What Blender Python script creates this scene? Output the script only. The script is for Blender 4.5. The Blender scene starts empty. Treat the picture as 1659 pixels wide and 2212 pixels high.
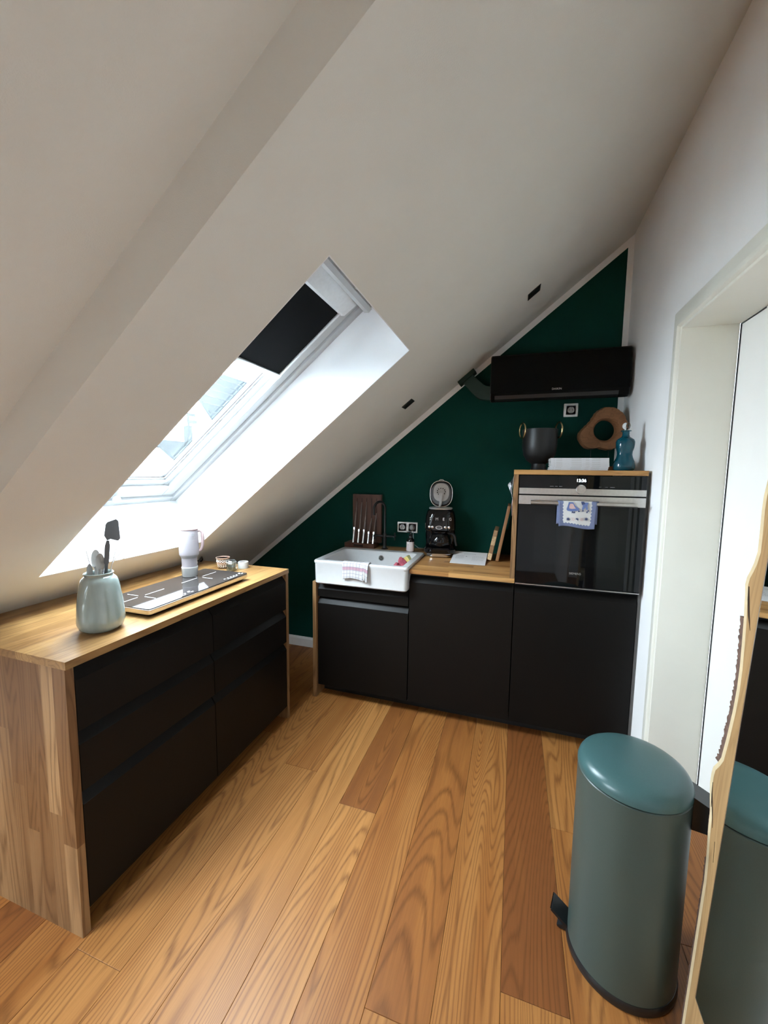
import bpy, bmesh, math, random
from mathutils import Vector, Matrix, Euler

random.seed(7)
S = bpy.context.scene
COL = S.collection
PI = math.pi
R = math.radians

# ------------------------------------------------------------------ camera, sky, exposure
cam_d = bpy.data.cameras.new('camera')
cam_d.sensor_fit = 'VERTICAL'
cam_d.sensor_height = 24.0
cam_d.lens = 860.4 / 2212 * 24.0
cam_d.clip_start = 0.02
cam_d.clip_end = 200
cam = bpy.data.objects.new('camera', cam_d)
COL.objects.link(cam)
cam.location = (0.5779, -2.276, 1.4889)
cam.rotation_euler = (R(84.3509), R(-0.6426), R(18.1004))
S.camera = cam

wd = bpy.data.worlds.new('overcast_sky')
S.world = wd
wd.use_nodes = True
nt = wd.node_tree
bg = nt.nodes['Background']
tcw = nt.nodes.new('ShaderNodeTexCoord')
nzw = nt.nodes.new('ShaderNodeTexNoise')
nzw.inputs['Scale'].default_value = 2.5
nzw.inputs['Detail'].default_value = 4
rpw = nt.nodes.new('ShaderNodeValToRGB')
rpw.color_ramp.elements[0].position = 0.3
rpw.color_ramp.elements[0].color = (0.68, 0.84, 1.0, 1)
rpw.color_ramp.elements[1].position = 0.7
rpw.color_ramp.elements[1].color = (0.88, 0.95, 1.0, 1)
nt.links.new(tcw.outputs['Generated'], nzw.inputs['Vector'])
nt.links.new(nzw.outputs['Fac'], rpw.inputs['Fac'])
nt.links.new(rpw.outputs['Color'], bg.inputs['Color'])
bg.inputs['Strength'].default_value = 8.0

vs = S.view_settings
S.display_settings.display_device = 'sRGB'
vs.view_transform = 'Standard'
vs.look = 'None'
vs.exposure = 2.75
vs.gamma = 1.0
vs.use_curve_mapping = False
S.cycles.max_bounces = 14
S.cycles.diffuse_bounces = 8
S.cycles.glossy_bounces = 6
S.cycles.transparent_max_bounces = 12
S.cycles.sample_clamp_indirect = 8.0

# roof plane: z = ROOF0 + TAN * x ; local slope frame: x up the slope, y along the room, z outwards
TAN = 0.7985
ROOF0 = 1.983
SL = math.atan(TAN)
CS, SN = math.cos(SL), math.sin(SL)
SLOPE = ((0, 0, ROOF0), (0, -SL, 0))
def roof_z(x): return ROOF0 + TAN * x

# ------------------------------------------------------------------ materials
MATS = {}
def new_mat(name):
    m = bpy.data.materials.new(name)
    m.use_nodes = True
    MATS[name] = m
    n = m.node_tree.nodes
    return m, n, m.node_tree.links, n['Principled BSDF']

def mat(name, col, rough=0.5, metal=0.0, var=0.06, scale=30.0, bump=0.0, bscale=None, spec=0.5, coat=0.0, emit=None, es=1.0):
    m, n, l, b = new_mat(name)
    tc = n.new('ShaderNodeTexCoord')
    nz = n.new('ShaderNodeTexNoise')
    nz.inputs['Scale'].default_value = scale
    nz.inputs['Detail'].default_value = 4
    l.new(tc.outputs['Object'], nz.inputs['Vector'])
    rp = n.new('ShaderNodeValToRGB')
    lo = [max(0, c * (1 - var)) for c in col]
    hi = [min(1, c * (1 + var)) for c in col]
    rp.color_ramp.elements[0].position = 0.3
    rp.color_ramp.elements[1].position = 0.7
    rp.color_ramp.elements[0].color = (*lo, 1)
    rp.color_ramp.elements[1].color = (*hi, 1)
    l.new(nz.outputs['Fac'], rp.inputs['Fac'])
    l.new(rp.outputs['Color'], b.inputs['Base Color'])
    b.inputs['Roughness'].default_value = rough
    b.inputs['Metallic'].default_value = metal
    b.inputs['Specular IOR Level'].default_value = spec
    b.inputs['Coat Weight'].default_value = coat
    if bump > 0:
        n2 = n.new('ShaderNodeTexNoise')
        n2.inputs['Scale'].default_value = bscale or scale * 6
        n2.inputs['Detail'].default_value = 3
        l.new(tc.outputs['Object'], n2.inputs['Vector'])
        bp = n.new('ShaderNodeBump')
        bp.inputs['Strength'].default_value = bump
        bp.inputs['Distance'].default_value = 0.002
        l.new(n2.outputs['Fac'], bp.inputs['Height'])
        l.new(bp.outputs['Normal'], b.inputs['Normal'])
    if emit:
        b.inputs['Emission Color'].default_value = (*emit, 1)
        b.inputs['Emission Strength'].default_value = es
    return m

def wood(name, dark, mid, light, axis='Y', deep=None, width=0.55, line=0.55, rough=0.45, freq=9.0, across=7.0, along=0.55, coat=0.0, bump=0.15):
    """oak: contour lines of a stretched noise make the cathedral grain; obj.color[0] = tone, obj.color[1] = seed."""
    m, n, l, b = new_mat(name)
    tc = n.new('ShaderNodeTexCoord')
    oi = n.new('ShaderNodeObjectInfo')
    sep = n.new('ShaderNodeSeparateColor')
    l.new(oi.outputs['Color'], sep.inputs['Color'])
    sc = n.new('ShaderNodeVectorMath'); sc.operation = 'SCALE'
    sc.inputs[0].default_value = (31.0, 57.0, 83.0)
    l.new(sep.outputs['Green'], sc.inputs['Scale'])
    ad = n.new('ShaderNodeVectorMath'); ad.operation = 'ADD'
    l.new(tc.outputs['Object'], ad.inputs[0]); l.new(sc.outputs['Vector'], ad.inputs[1])
    def mapped(a, al):
        mp = n.new('ShaderNodeMapping')
        v = {'X': (al, a, a), 'Y': (a, al, a), 'Z': (a, a, al)}[axis]
        mp.inputs['Scale'].default_value = v
        l.new(ad.outputs['Vector'], mp.inputs['Vector'])
        return mp.outputs['Vector']
    nz = n.new('ShaderNodeTexNoise'); nz.inputs['Scale'].default_value = 1.0; nz.inputs['Detail'].default_value = 1.5
    nz.inputs['Distortion'].default_value = 0.35
    l.new(mapped(across, along), nz.inputs['Vector'])
    mu = n.new('ShaderNodeMath'); mu.operation = 'MULTIPLY'; mu.inputs[1].default_value = freq * 2.2
    l.new(nz.outputs['Fac'], mu.inputs[0])
    pp = n.new('ShaderNodeMath'); pp.operation = 'PINGPONG'; pp.inputs[1].default_value = 1.0
    fi = n.new('ShaderNodeTexNoise'); fi.inputs['Scale'].default_value = 1.0; fi.inputs['Detail'].default_value = 5
    fi.inputs['Roughness'].default_value = 0.7
    l.new(mapped(170.0, 5.0), fi.inputs['Vector'])
    br_ = n.new('ShaderNodeMath'); br_.operation = 'MULTIPLY_ADD'; br_.inputs[1].default_value = 1.1
    l.new(fi.outputs['Fac'], br_.inputs[0]); l.new(mu.outputs[0], br_.inputs[2])
    l.new(br_.outputs[0], pp.inputs[0])
    rl = n.new('ShaderNodeValToRGB')
    e = rl.color_ramp.elements
    e[0].position = 0.0; e[0].color = (1, 1, 1, 1)
    e[1].position = width; e[1].color = (0, 0, 0, 1)
    l.new(pp.outputs[0], rl.inputs['Fac'])
    rf = n.new('ShaderNodeValToRGB')
    rf.color_ramp.elements[0].position = 0.33; rf.color_ramp.elements[1].position = 0.62
    l.new(fi.outputs['Fac'], rf.inputs['Fac'])
    big = n.new('ShaderNodeTexNoise'); big.inputs['Scale'].default_value = 1.0; big.inputs['Detail'].default_value = 2
    l.new(mapped(14.0, 1.2), big.inputs['Vector'])
    # tone
    rt = n.new('ShaderNodeValToRGB')
    rt.color_ramp.elements[0].color = (*mid, 1); rt.color_ramp.elements[0].position = 0.0
    rt.color_ramp.elements[1].color = (*light, 1); rt.color_ramp.elements[1].position = 1.0
    if deep:
        rt.color_ramp.elements[0].position = 0.42
        el = rt.color_ramp.elements.new(0.08); el.color = (*deep, 1)
    av = n.new('ShaderNodeMath'); av.operation = 'MULTIPLY_ADD'; av.inputs[1].default_value = 0.7; 
    sub = n.new('ShaderNodeMath'); sub.operation = 'SUBTRACT'; sub.inputs[1].default_value = 0.35
    l.new(sep.outputs['Red'], sub.inputs[0])
    l.new(big.outputs['Fac'], av.inputs[0]); l.new(sub.outputs[0], av.inputs[2])
    l.new(av.outputs[0], rt.inputs['Fac'])
    m1 = n.new('ShaderNodeMix'); m1.data_type = 'RGBA'
    lm = n.new('ShaderNodeMath'); lm.operation = 'MULTIPLY'; lm.inputs[1].default_value = line
    l.new(rl.outputs['Color'], lm.inputs[0])
    fm = n.new('ShaderNodeMath'); fm.operation = 'MULTIPLY_ADD'; fm.inputs[1].default_value = 0.55; fm.inputs[2].default_value = 0.45
    l.new(rf.outputs['Color'], fm.inputs[0])
    lm2 = n.new('ShaderNodeMath'); lm2.operation = 'MULTIPLY'
    l.new(lm.outputs[0], lm2.inputs[0]); l.new(fm.outputs[0], lm2.inputs[1])
    l.new(lm2.outputs[0], m1.inputs['Factor'])
    l.new(rt.outputs['Color'], m1.inputs[6]); m1.inputs[7].default_value = (*dark, 1)
    m2 = n.new('ShaderNodeMix'); m2.data_type = 'RGBA'
    inv = n.new('ShaderNodeMath'); inv.operation = 'MULTIPLY_ADD'; inv.inputs[1].default_value = -0.22; inv.inputs[2].default_value = 0.22
    l.new(rf.outputs['Color'], inv.inputs[0])
    l.new(inv.outputs[0], m2.inputs['Factor'])
    l.new(m1.outputs[2], m2.inputs[6]); m2.inputs[7].default_value = (*dark, 1)
    l.new(m2.outputs[2], b.inputs['Base Color'])
    b.inputs['Roughness'].default_value = rough
    b.inputs['Specular IOR Level'].default_value = 0.32
    b.inputs['Coat Weight'].default_value = coat
    bp = n.new('ShaderNodeBump'); bp.inputs['Strength'].default_value = bump; bp.inputs['Distance'].default_value = 0.001
    l.new(fi.outputs['Fac'], bp.inputs['Height']); l.new(bp.outputs['Normal'], b.inputs['Normal'])
    return m

def pane_glass(name, tint=(0.97, 0.99, 0.99), refl=0.06):
    m, n, l, b = new_mat(name)
    n.remove(b)
    out = n['Material Output']
    tr = n.new('ShaderNodeBsdfTransparent'); tr.inputs['Color'].default_value = (*tint, 1)
    gl = n.new('ShaderNodeBsdfGlossy'); gl.inputs['Roughness'].default_value = 0.02
    fr = n.new('ShaderNodeLayerWeight'); fr.inputs['Blend'].default_value = 0.25
    ma = n.new('ShaderNodeMath'); ma.operation = 'MULTIPLY_ADD'; ma.inputs[1].default_value = 0.2; ma.inputs[2].default_value = refl
    l.new(fr.outputs['Fresnel'], ma.inputs[0])
    mx = n.new('ShaderNodeMixShader')
    l.new(ma.outputs[0], mx.inputs['Fac']); l.new(tr.outputs[0], mx.inputs[1]); l.new(gl.outputs[0], mx.inputs[2])
    l.new(mx.outputs[0], out.inputs['Surface'])
    return m

def glass(name, col, rough=0.0, ior=1.45):
    m, n, l, b = new_mat(name)
    b.inputs['Base Color'].default_value = (*col, 1)
    b.inputs['Transmission Weight'].default_value = 1.0
    b.inputs['Roughness'].default_value = rough
    b.inputs['IOR'].default_value = ior
    return m

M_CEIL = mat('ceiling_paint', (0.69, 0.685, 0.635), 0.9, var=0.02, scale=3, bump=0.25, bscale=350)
M_WALLW = mat('white_wall_paint', (0.91, 0.91, 0.91), 0.85, var=0.02, scale=4, bump=0.2, bscale=300)
M_REVEAL = mat('white_reveal_board', (0.78, 0.79, 0.80), 0.6, var=0.01, scale=5)
M_GREEN = mat('dark_green_paint', (0.002, 0.046, 0.035), 0.75, var=0.06, scale=6, bump=0.15, bscale=300, spec=0.12)
M_GREEN2 = mat('green_duct_paint', (0.004, 0.028, 0.018), 0.5, var=0.05, scale=8)
M_TRIMW = mat('white_margin_paint', (0.84, 0.835, 0.82), 0.75, var=0.02)
M_DOORW = mat('ivory_lacquer', (0.82, 0.81, 0.73), 0.4, var=0.015, scale=6)
M_LEAF = mat('white_door_lacquer', (0.88, 0.88, 0.86), 0.45, var=0.01, scale=6)
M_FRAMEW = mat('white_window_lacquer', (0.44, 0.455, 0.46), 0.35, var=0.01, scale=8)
M_BLIND = mat('black_blind_fabric', (0.0016, 0.0021, 0.0028), 0.75, var=0.1, scale=200, spec=0.1)
M_ALU = mat('brushed_aluminium', (0.72, 0.73, 0.73), 0.35, 0.6, var=0.04, scale=60)
M_GASKET = mat('black_gasket', (0.02, 0.02, 0.02), 0.6)
M_PANE = pane_glass('window_pane_glass', refl=0.01)
M_FLOOR = wood('oak_floor', (0.095, 0.030, 0.007), (0.30, 0.112, 0.027), (0.50, 0.235, 0.070), 'Y', deep=(0.20, 0.068, 0.019), width=0.5, line=0.72, rough=0.42, freq=58, across=3.6, along=0.28, bump=0.12)
M_SUB = mat('floor_base', (0.05, 0.03, 0.015), 0.8)
M_WTY = wood('oak_worktop_lengthwise', (0.10, 0.040, 0.010), (0.165, 0.073, 0.021), (0.39, 0.225, 0.084), 'Y', line=0.6, rough=0.36, freq=16, across=8, along=0.7)
M_WTX = wood('oak_worktop_crosswise', (0.15, 0.06, 0.016), (0.25, 0.105, 0.031), (0.60, 0.34, 0.128), 'X', line=0.55, rough=0.33, freq=16, across=8, along=0.7)
M_WTZ = wood('oak_panel_upright', (0.08, 0.033, 0.011), (0.17, 0.082, 0.032), (0.38, 0.225, 0.105), 'Z', line=0.75, rough=0.45, freq=18, across=7, along=0.7)
M_FRONT = mat('black_matt_front', (0.0055, 0.0048, 0.0042), 0.45, var=0.05, scale=5, spec=0.16)
M_BODYK = mat('black_carcase', (0.010, 0.010, 0.010), 0.7)
M_FILL = mat('grey_filler', (0.10, 0.095, 0.09), 0.6)
M_CERAM = mat('white_glazed_ceramic', (0.58, 0.585, 0.585), 0.12, var=0.015, scale=40, coat=0.3)
M_CHROME = mat('chrome', (0.80, 0.80, 0.80), 0.12, 1.0, var=0.02)
M_STEEL = mat('brushed_steel', (0.60, 0.575, 0.55), 0.3, 1.0, var=0.05, scale=80)
M_BLKGLASS = mat('black_oven_glass', (0.002, 0.0025, 0.003), 0.03, var=0.02, spec=0.35)
M_OVENIN = mat('grey_oven_window', (0.0035, 0.0045, 0.0048), 0.05, var=0.05, spec=0.38)
M_BLKGLOSS = mat('glossy_black_enamel', (0.004, 0.004, 0.005), 0.05, var=0.03, coat=0.15, spec=0.4)
M_BLKMATT = mat('matt_black_metal', (0.010, 0.011, 0.012), 0.4, var=0.05)
M_BLKPLAST = mat('black_plastic', (0.008, 0.009, 0.010), 0.35, var=0.05)
M_AC = mat('black_plastic_ac', (0.0015, 0.0018, 0.0018), 0.6, var=0.05, spec=0.12)
M_WHITEPRINT = mat('white_print', (0.85, 0.85, 0.85), 0.5)
M_GREYPRINT = mat('grey_print', (0.30, 0.30, 0.31), 0.6)
M_SILVERPRINT = mat('silver_lettering', (0.7, 0.7, 0.7), 0.25, 0.9)
M_CLOCK = mat('clock_digits', (0.9, 0.95, 1.0), 0.5, emit=(0.85, 0.95, 1.0), es=1.2)
M_BROWNW = wood('walnut_block', (0.035, 0.013, 0.008), (0.085, 0.034, 0.022), (0.16, 0.075, 0.05), 'Z', line=0.5, rough=0.5, freq=5, across=9, along=1.0)
M_DARKGR = mat('dark_groove', (0.012, 0.006, 0.005), 0.8)
M_SOCK = mat('white_socket_plastic', (0.92, 0.925, 0.91), 0.35, var=0.01)
M_PLUGG = mat('grey_plug', (0.36, 0.36, 0.37), 0.5)
M_AMBER = mat('black_amber_bottle', (0.006, 0.005, 0.005), 0.1, spec=0.6)
M_LABEL = mat('pink_label', (0.72, 0.62, 0.60), 0.7)
M_PAPER = mat('white_card', (0.66, 0.66, 0.68), 0.55, var=0.01)
M_BOARD = wood('board_wood', (0.22, 0.10, 0.035), (0.30, 0.15, 0.065), (0.62, 0.42, 0.20), 'Z', line=0.5, freq=5, across=10, along=1.5)
M_BOARD2 = wood('acacia_board', (0.12, 0.05, 0.02), (0.22, 0.10, 0.045), (0.40, 0.21, 0.10), 'Z', line=0.4, freq=5, across=10, along=1.5)
M_ENDGRAIN = wood('endgrain_block', (0.16, 0.07, 0.03), (0.18, 0.09, 0.04), (0.75, 0.55, 0.32), 'Z', line=0.4, freq=6, across=16, along=16)
M_GOLD = mat('brass_ring', (0.62, 0.47, 0.24), 0.25, 1.0)
M_DRIFT = wood('driftwood', (0.09, 0.035, 0.013), (0.16, 0.067, 0.026), (0.27, 0.125, 0.052), 'X', line=0.5, rough=0.7, freq=6, across=22, along=14, bump=0.5)
M_MAG = mat('magazine_paper', (0.75, 0.74, 0.70), 0.6, var=0.04, scale=90)
M_BLUEG = mat('petrol_blue_glass', (0.002, 0.085, 0.125), 0.03, spec=0.5, coat=0.1)
M_BLUEG.node_tree.nodes['Principled BSDF'].inputs['Transmission Weight'].default_value = 0.35
M_CLEAR = glass('clear_glass', (0.95, 0.97, 0.96))
M_BIN = mat('petrol_powder_coat', (0.048, 0.072, 0.064), 0.36, var=0.05, scale=400, bump=0.10, bscale=900)
M_BINLID = mat('petrol_lid_coat', (0.048, 0.108, 0.108), 0.30, var=0.04, scale=300, bump=0.06, bscale=900)
M_BINBLK = mat('black_rubber_base', (0.010, 0.011, 0.012), 0.35)
M_MIRROR = mat('mirror_silver', (0.86, 0.88, 0.87), 0.0, 1.0, var=0.0)
M_SLAB = wood('live_edge_slab', (0.16, 0.075, 0.028), (0.33, 0.185, 0.075), (0.46, 0.29, 0.135), 'Z', line=0.4, rough=0.55, freq=14, across=10, along=1.3)
M_SAP = mat('pale_sapwood', (0.62, 0.49, 0.30), 0.6, var=0.08, scale=40)
M_BARK = mat('brown_bark', (0.13, 0.075, 0.055), 0.9, var=0.4, scale=60, bump=0.8, bscale=120)
M_CRACK = mat('dark_crack', (0.04, 0.02, 0.01), 0.9)
def vase_mat():
    m = mat('celadon_glaze', (0.28, 0.335, 0.315), 0.08, var=0.22, scale=9, coat=0.6)
    n = m.node_tree.nodes; l = m.node_tree.links
    nz = [x for x in n if x.bl_idname == 'ShaderNodeTexNoise'][0]
    mp = n.new('ShaderNodeMapping'); mp.inputs['Scale'].default_value = (6, 6, 1.2)
    tc = [x for x in n if x.bl_idname == 'ShaderNodeTexCoord'][0]
    l.new(tc.outputs['Object'], mp.inputs['Vector']); l.new(mp.outputs['Vector'], nz.inputs['Vector'])
    nz.inputs['Scale'].default_value = 3.0
    return m
M_VASE = vase_mat()
M_GREYSIL = mat('grey_silicone', (0.10, 0.105, 0.11), 0.5)
M_GREYSIL2 = mat('light_grey_silicone', (0.46, 0.445, 0.42), 0.55)
M_WHITECER = mat('white_spoon', (0.44, 0.44, 0.43), 0.25)
M_TUMB = mat('pale_lilac_coat', (0.34, 0.315, 0.335), 0.4, var=0.02)
M_TUMBB = mat('pale_grey_step', (0.26, 0.255, 0.26), 0.45)
M_TUMBP = mat('blush_plastic', (0.40, 0.29, 0.29), 0.4)
M_HOBGL = mat('hob_black_glass', (0.030, 0.026, 0.025), 0.04, spec=0.6, var=0.02)
M_CUPGL = pane_glass('cup_glass', (0.93, 0.90, 0.88), 0.10)
M_CUPPAT = mat('copper_cup_pattern', (0.62, 0.42, 0.32), 0.4, 0.3)
M_CUPW = mat('white_cup_pattern', (0.85, 0.82, 0.78), 0.5)
M_HERBS = mat('dark_herbs', (0.07, 0.06, 0.035), 0.9, var=0.6, scale=250)
M_TEAGLASS = pane_glass('jar_glass', (0.86, 0.93, 0.94), 0.12)
M_PINK = mat('pink_microfibre', (0.36, 0.07, 0.10), 0.95, var=0.2, scale=60, bump=0.6, bscale=400)
M_YELL = mat('yellow_sponge', (0.60, 0.48, 0.16), 0.95, var=0.1, scale=80, bump=0.6, bscale=300)
M_OLIVE = mat('olive_scourer', (0.20, 0.19, 0.075), 0.95, var=0.2, scale=150, bump=0.6, bscale=400)
M_SLATE = mat('slate_roof', (0.0035, 0.0052, 0.0066), 0.8, spec=0.0, var=0.3, scale=6)
M_TILE2 = mat('grey_roof', (0.0055, 0.0065, 0.0068), 0.8, spec=0.0, var=0.2, scale=5)
M_RENDER = mat('pale_render', (0.7, 0.7, 0.68), 0.9)
M_OUTG = mat('outdoor_ground', (0.5, 0.52, 0.52), 0.9, var=0.3, scale=0.4)
M_HWIN = mat('house_window_glass', (0.006, 0.009, 0.01), 0.6, spec=0.0)
M_BULB = mat('lamp_lens', (0.45, 0.43, 0.42), 0.3, var=0.02)

def uvmat(name, build):
    m, n, l, b = new_mat(name)
    uv = n.new('ShaderNodeUVMap'); uv.uv_map = 'UVMap'
    sp = n.new('ShaderNodeSeparateXYZ'); l.new(uv.outputs['UV'], sp.inputs[0])
    def M(op, a, bb=None, c=None):
        x = n.new('ShaderNodeMath'); x.operation = op
        for i, v in enumerate((a, bb, c)):
            if v is None: continue
            if isinstance(v, (int, float)): x.inputs[i].default_value = v
            else: l.new(v, x.inputs[i])
        return x.outputs[0]
    def MIX(f, a, c):
        x = n.new('ShaderNodeMix'); x.data_type = 'RGBA'
        l.new(f, x.inputs['Factor']) if not isinstance(f, float) else None
        for i, v in ((6, a), (7, c)):
            if isinstance(v, tuple): x.inputs[i].default_value = (*v, 1)
            else: l.new(v, x.inputs[i])
        return x.outputs[2]
    l.new(build(M, MIX, sp.outputs['X'], sp.outputs['Y']), b.inputs['Base Color'])
    b.inputs['Roughness'].default_value = 0.9
    tc = n.new('ShaderNodeTexCoord'); nz = n.new('ShaderNodeTexNoise'); nz.inputs['Scale'].default_value = 900
    l.new(tc.outputs['Object'], nz.inputs['Vector'])
    bp = n.new('ShaderNodeBump'); bp.inputs['Strength'].default_value = 0.3; bp.inputs['Distance'].default_value = 0.001
    l.new(nz.outputs['Fac'], bp.inputs['Height']); l.new(bp.outputs['Normal'], b.inputs['Normal'])
    return m
def dish(M, MIX, u, v):
    # fine grey check, one pink band
    gu = M('LESS_THAN', M('ABSOLUTE', M('SUBTRACT', M('FRACT', M('MULTIPLY', u, 7.0)), 0.5)), 0.055)
    gv = M('LESS_THAN', M('ABSOLUTE', M('SUBTRACT', M('FRACT', M('MULTIPLY', v, 9.0)), 0.5)), 0.06)
    g = M('MAXIMUM', gu, gv)
    band = M('LESS_THAN', M('ABSOLUTE', M('SUBTRACT', v, 0.34)), 0.05)
    c = MIX(M('MULTIPLY', band, 0.8), (0.46, 0.455, 0.45), (0.34, 0.16, 0.21))
    return MIX(M('MULTIPLY', g, 0.8), c, (0.15, 0.13, 0.19))
M_DISH = uvmat('checked_dish_towel', dish)
def blue(M, MIX, u, v):
    sc_u = M('MULTIPLY', M('ABSOLUTE', M('SINE', M('MULTIPLY', u, 38.0))), 0.035)
    sc_v = M('MULTIPLY', M('ABSOLUTE', M('SINE', M('MULTIPLY', v, 26.0))), 0.03)
    du = M('SUBTRACT', 0.5, M('ABSOLUTE', M('SUBTRACT', u, 0.5)))
    bu = M('LESS_THAN', M('SUBTRACT', du, sc_v), 0.105)
    bv = M('LESS_THAN', M('SUBTRACT', v, sc_u), 0.11)
    f = M('MAXIMUM', bu, bv)
    lace = M('LESS_THAN', M('FRACT', M('MULTIPLY', M('ADD', u, v), 42.0)), 0.38)
    blu = MIX(M('MULTIPLY', lace, 0.6), (0.07, 0.098, 0.215), (0.40, 0.42, 0.52))
    return MIX(f, (0.60, 0.59, 0.575), blu)
M_BLUETOWEL = uvmat('blue_bordered_towel', blue)
M_NAVY = mat('navy_print', (0.045, 0.06, 0.14), 0.9)
M_BLUPR = mat('blue_print', (0.13, 0.18, 0.38), 0.9)
M_ROSE = mat('rose_print', (0.62, 0.42, 0.40), 0.9)

# ------------------------------------------------------------------ mesh helpers
class MB:
    def __init__(s): s.v = []; s.f = []; s.uv = None
    def add(s, verts, faces):
        o = len(s.v); s.v += [tuple(v) for v in verts]; s.f += [tuple(i + o for i in f) for f in faces]; return s
    def box(s, x0, x1, y0, y1, z0, z1, c=0.0):
        if c <= 0:
            v = [(x0,y0,z0),(x1,y0,z0),(x1,y1,z0),(x0,y1,z0),(x0,y0,z1),(x1,y0,z1),(x1,y1,z1),(x0,y1,z1)]
            return s.add(v, [(0,3,2,1),(4,5,6,7),(0,1,5,4),(1,2,6,5),(2,3,7,6),(3,0,4,7)])
        bm = bmesh.new()
        bmesh.ops.create_cube(bm, size=1)
        for w in bm.verts:
            w.co = ((x0+x1)/2 + w.co.x*(x1-x0), (y0+y1)/2 + w.co.y*(y1-y0), (z0+z1)/2 + w.co.z*(z1-z0))
        bmesh.ops.bevel(bm, geom=bm.edges[:], offset=c, segments=2 if c > 0.002 else 1, affect='EDGES', profile=0.5)
        bm.verts.index_update()
        s.add([w.co[:] for w in bm.verts], [[w.index for w in f.verts] for f in bm.faces]); bm.free(); return s
    def prism(s, poly, a0, a1, axis='x'):
        """poly in the two other axes (order: x->(y,z), y->(x,z), z->(x,y))"""
        n = len(poly)
        def p(a, q):
            return {'x': (a, q[0], q[1]), 'y': (q[0], a, q[1]), 'z': (q[0], q[1], a)}[axis]
        v = [p(a0, q) for q in poly] + [p(a1, q) for q in poly]
        f = [tuple(range(n))[::-1], tuple(range(n, 2*n))] + [(i, (i+1) % n, n+(i+1) % n, n+i) for i in range(n)]
        return s.add(v, f)
    def lathe(s, prof, c=(0,0,0), n=32, axis='z', caps=True):
        rings = []; v = []; f = []
        for r, h in prof:
            if r < 1e-6:
                rings.append([len(v)]); v.append((0, 0, h))
            else:
                rings.append(list(range(len(v), len(v)+n)))
                v += [(r*math.cos(2*PI*i/n), r*math.sin(2*PI*i/n), h) for i in range(n)]
        for a, b in zip(rings[:-1], rings[1:]):
            if len(a) == 1 and len(b) == 1: continue
            if len(a) == 1: f += [(a[0], b[i], b[(i+1) % n]) for i in range(n)]
            elif len(b) == 1: f += [(a[i], a[(i+1) % n], b[0]) for i in range(n)]
            else: f += [(a[i], a[(i+1) % n], b[(i+1) % n], b[i]) for i in range(n)]
        if caps:
            if len(rings[0]) > 1: f.append(tuple(rings[0][::-1]))
            if len(rings[-1]) > 1: f.append(tuple(rings[-1]))
        def tr(p):
            x, y, z = p
            q = {'z': (x, y, z), 'x': (z, x, y), 'y': (x, z, y), '-y': (x, -z, y)}[axis]
            return (q[0]+c[0], q[1]+c[1], q[2]+c[2])
        return s.add([tr(p) for p in v], f)
    def tube(s, pts, r, n=10, closed=False):
        P = [Vector(p) for p in pts]; m = len(P); rs = r if isinstance(r, (list, tuple)) else [r]*m
        up = None; rings = []; v = []; f = []
        for i in range(m):
            a = P[(i-1) % m] if (closed or i > 0) else P[i]
            b = P[(i+1) % m] if (closed or i < m-1) else P[i]
            t = (b-a).normalized()
            if up is None:
                up = Vector((0,0,1)) if abs(t.z) < 0.9 else Vector((1,0,0))
            u = (up - t*up.dot(t)).normalized(); w = t.cross(u); up = u
            rings.append(len(v))
            v += [tuple(P[i] + (u*math.cos(2*PI*k/n) + w*math.sin(2*PI*k/n))*rs[i]) for k in range(n)]
        for i in range(m if closed else m-1):
            a = rings[i]; b = rings[(i+1) % m]
            f += [(a+k, a+(k+1) % n, b+(k+1) % n, b+k) for k in range(n)]
        if not closed:
            f.append(tuple(range(rings[0], rings[0]+n))[::-1]); f.append(tuple(range(rings[-1], rings[-1]+n)))
        return s.add(v, f)
    def loft(s, rings, cap0=True, cap1=True):
        n = len(rings[0]); v = [p for r in rings for p in r]; f = []
        for i in range(len(rings)-1):
            f += [(i*n+k, i*n+(k+1) % n, (i+1)*n+(k+1) % n, (i+1)*n+k) for k in range(n)]
        if cap0: f.append(tuple(range(n))[::-1])
        if cap1: f.append(tuple(range((len(rings)-1)*n, len(rings)*n)))
        return s.add(v, f)
    def grid(s, rows):
        h = len(rows); w = len(rows[0]); o = len(s.v)
        s.add([p for r in rows for p in r], [(j*w+i, j*w+i+1, (j+1)*w+i+1, (j+1)*w+i) for j in range(h-1) for i in range(w-1)])
        s.uv = (w, h)
        return s

def rrect(x0, x1, y0, y1, r, z, n=5):
    out = []
    for cx, cy, a in ((x1-r, y1-r, 0), (x0+r, y1-r, 90), (x0+r, y0+r, 180), (x1-r, y0+r, 270)):
        for k in range(n+1):
            t = R(a + 90*k/n); out.append((cx + r*math.cos(t), cy + r*math.sin(t), z))
    return out

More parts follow.
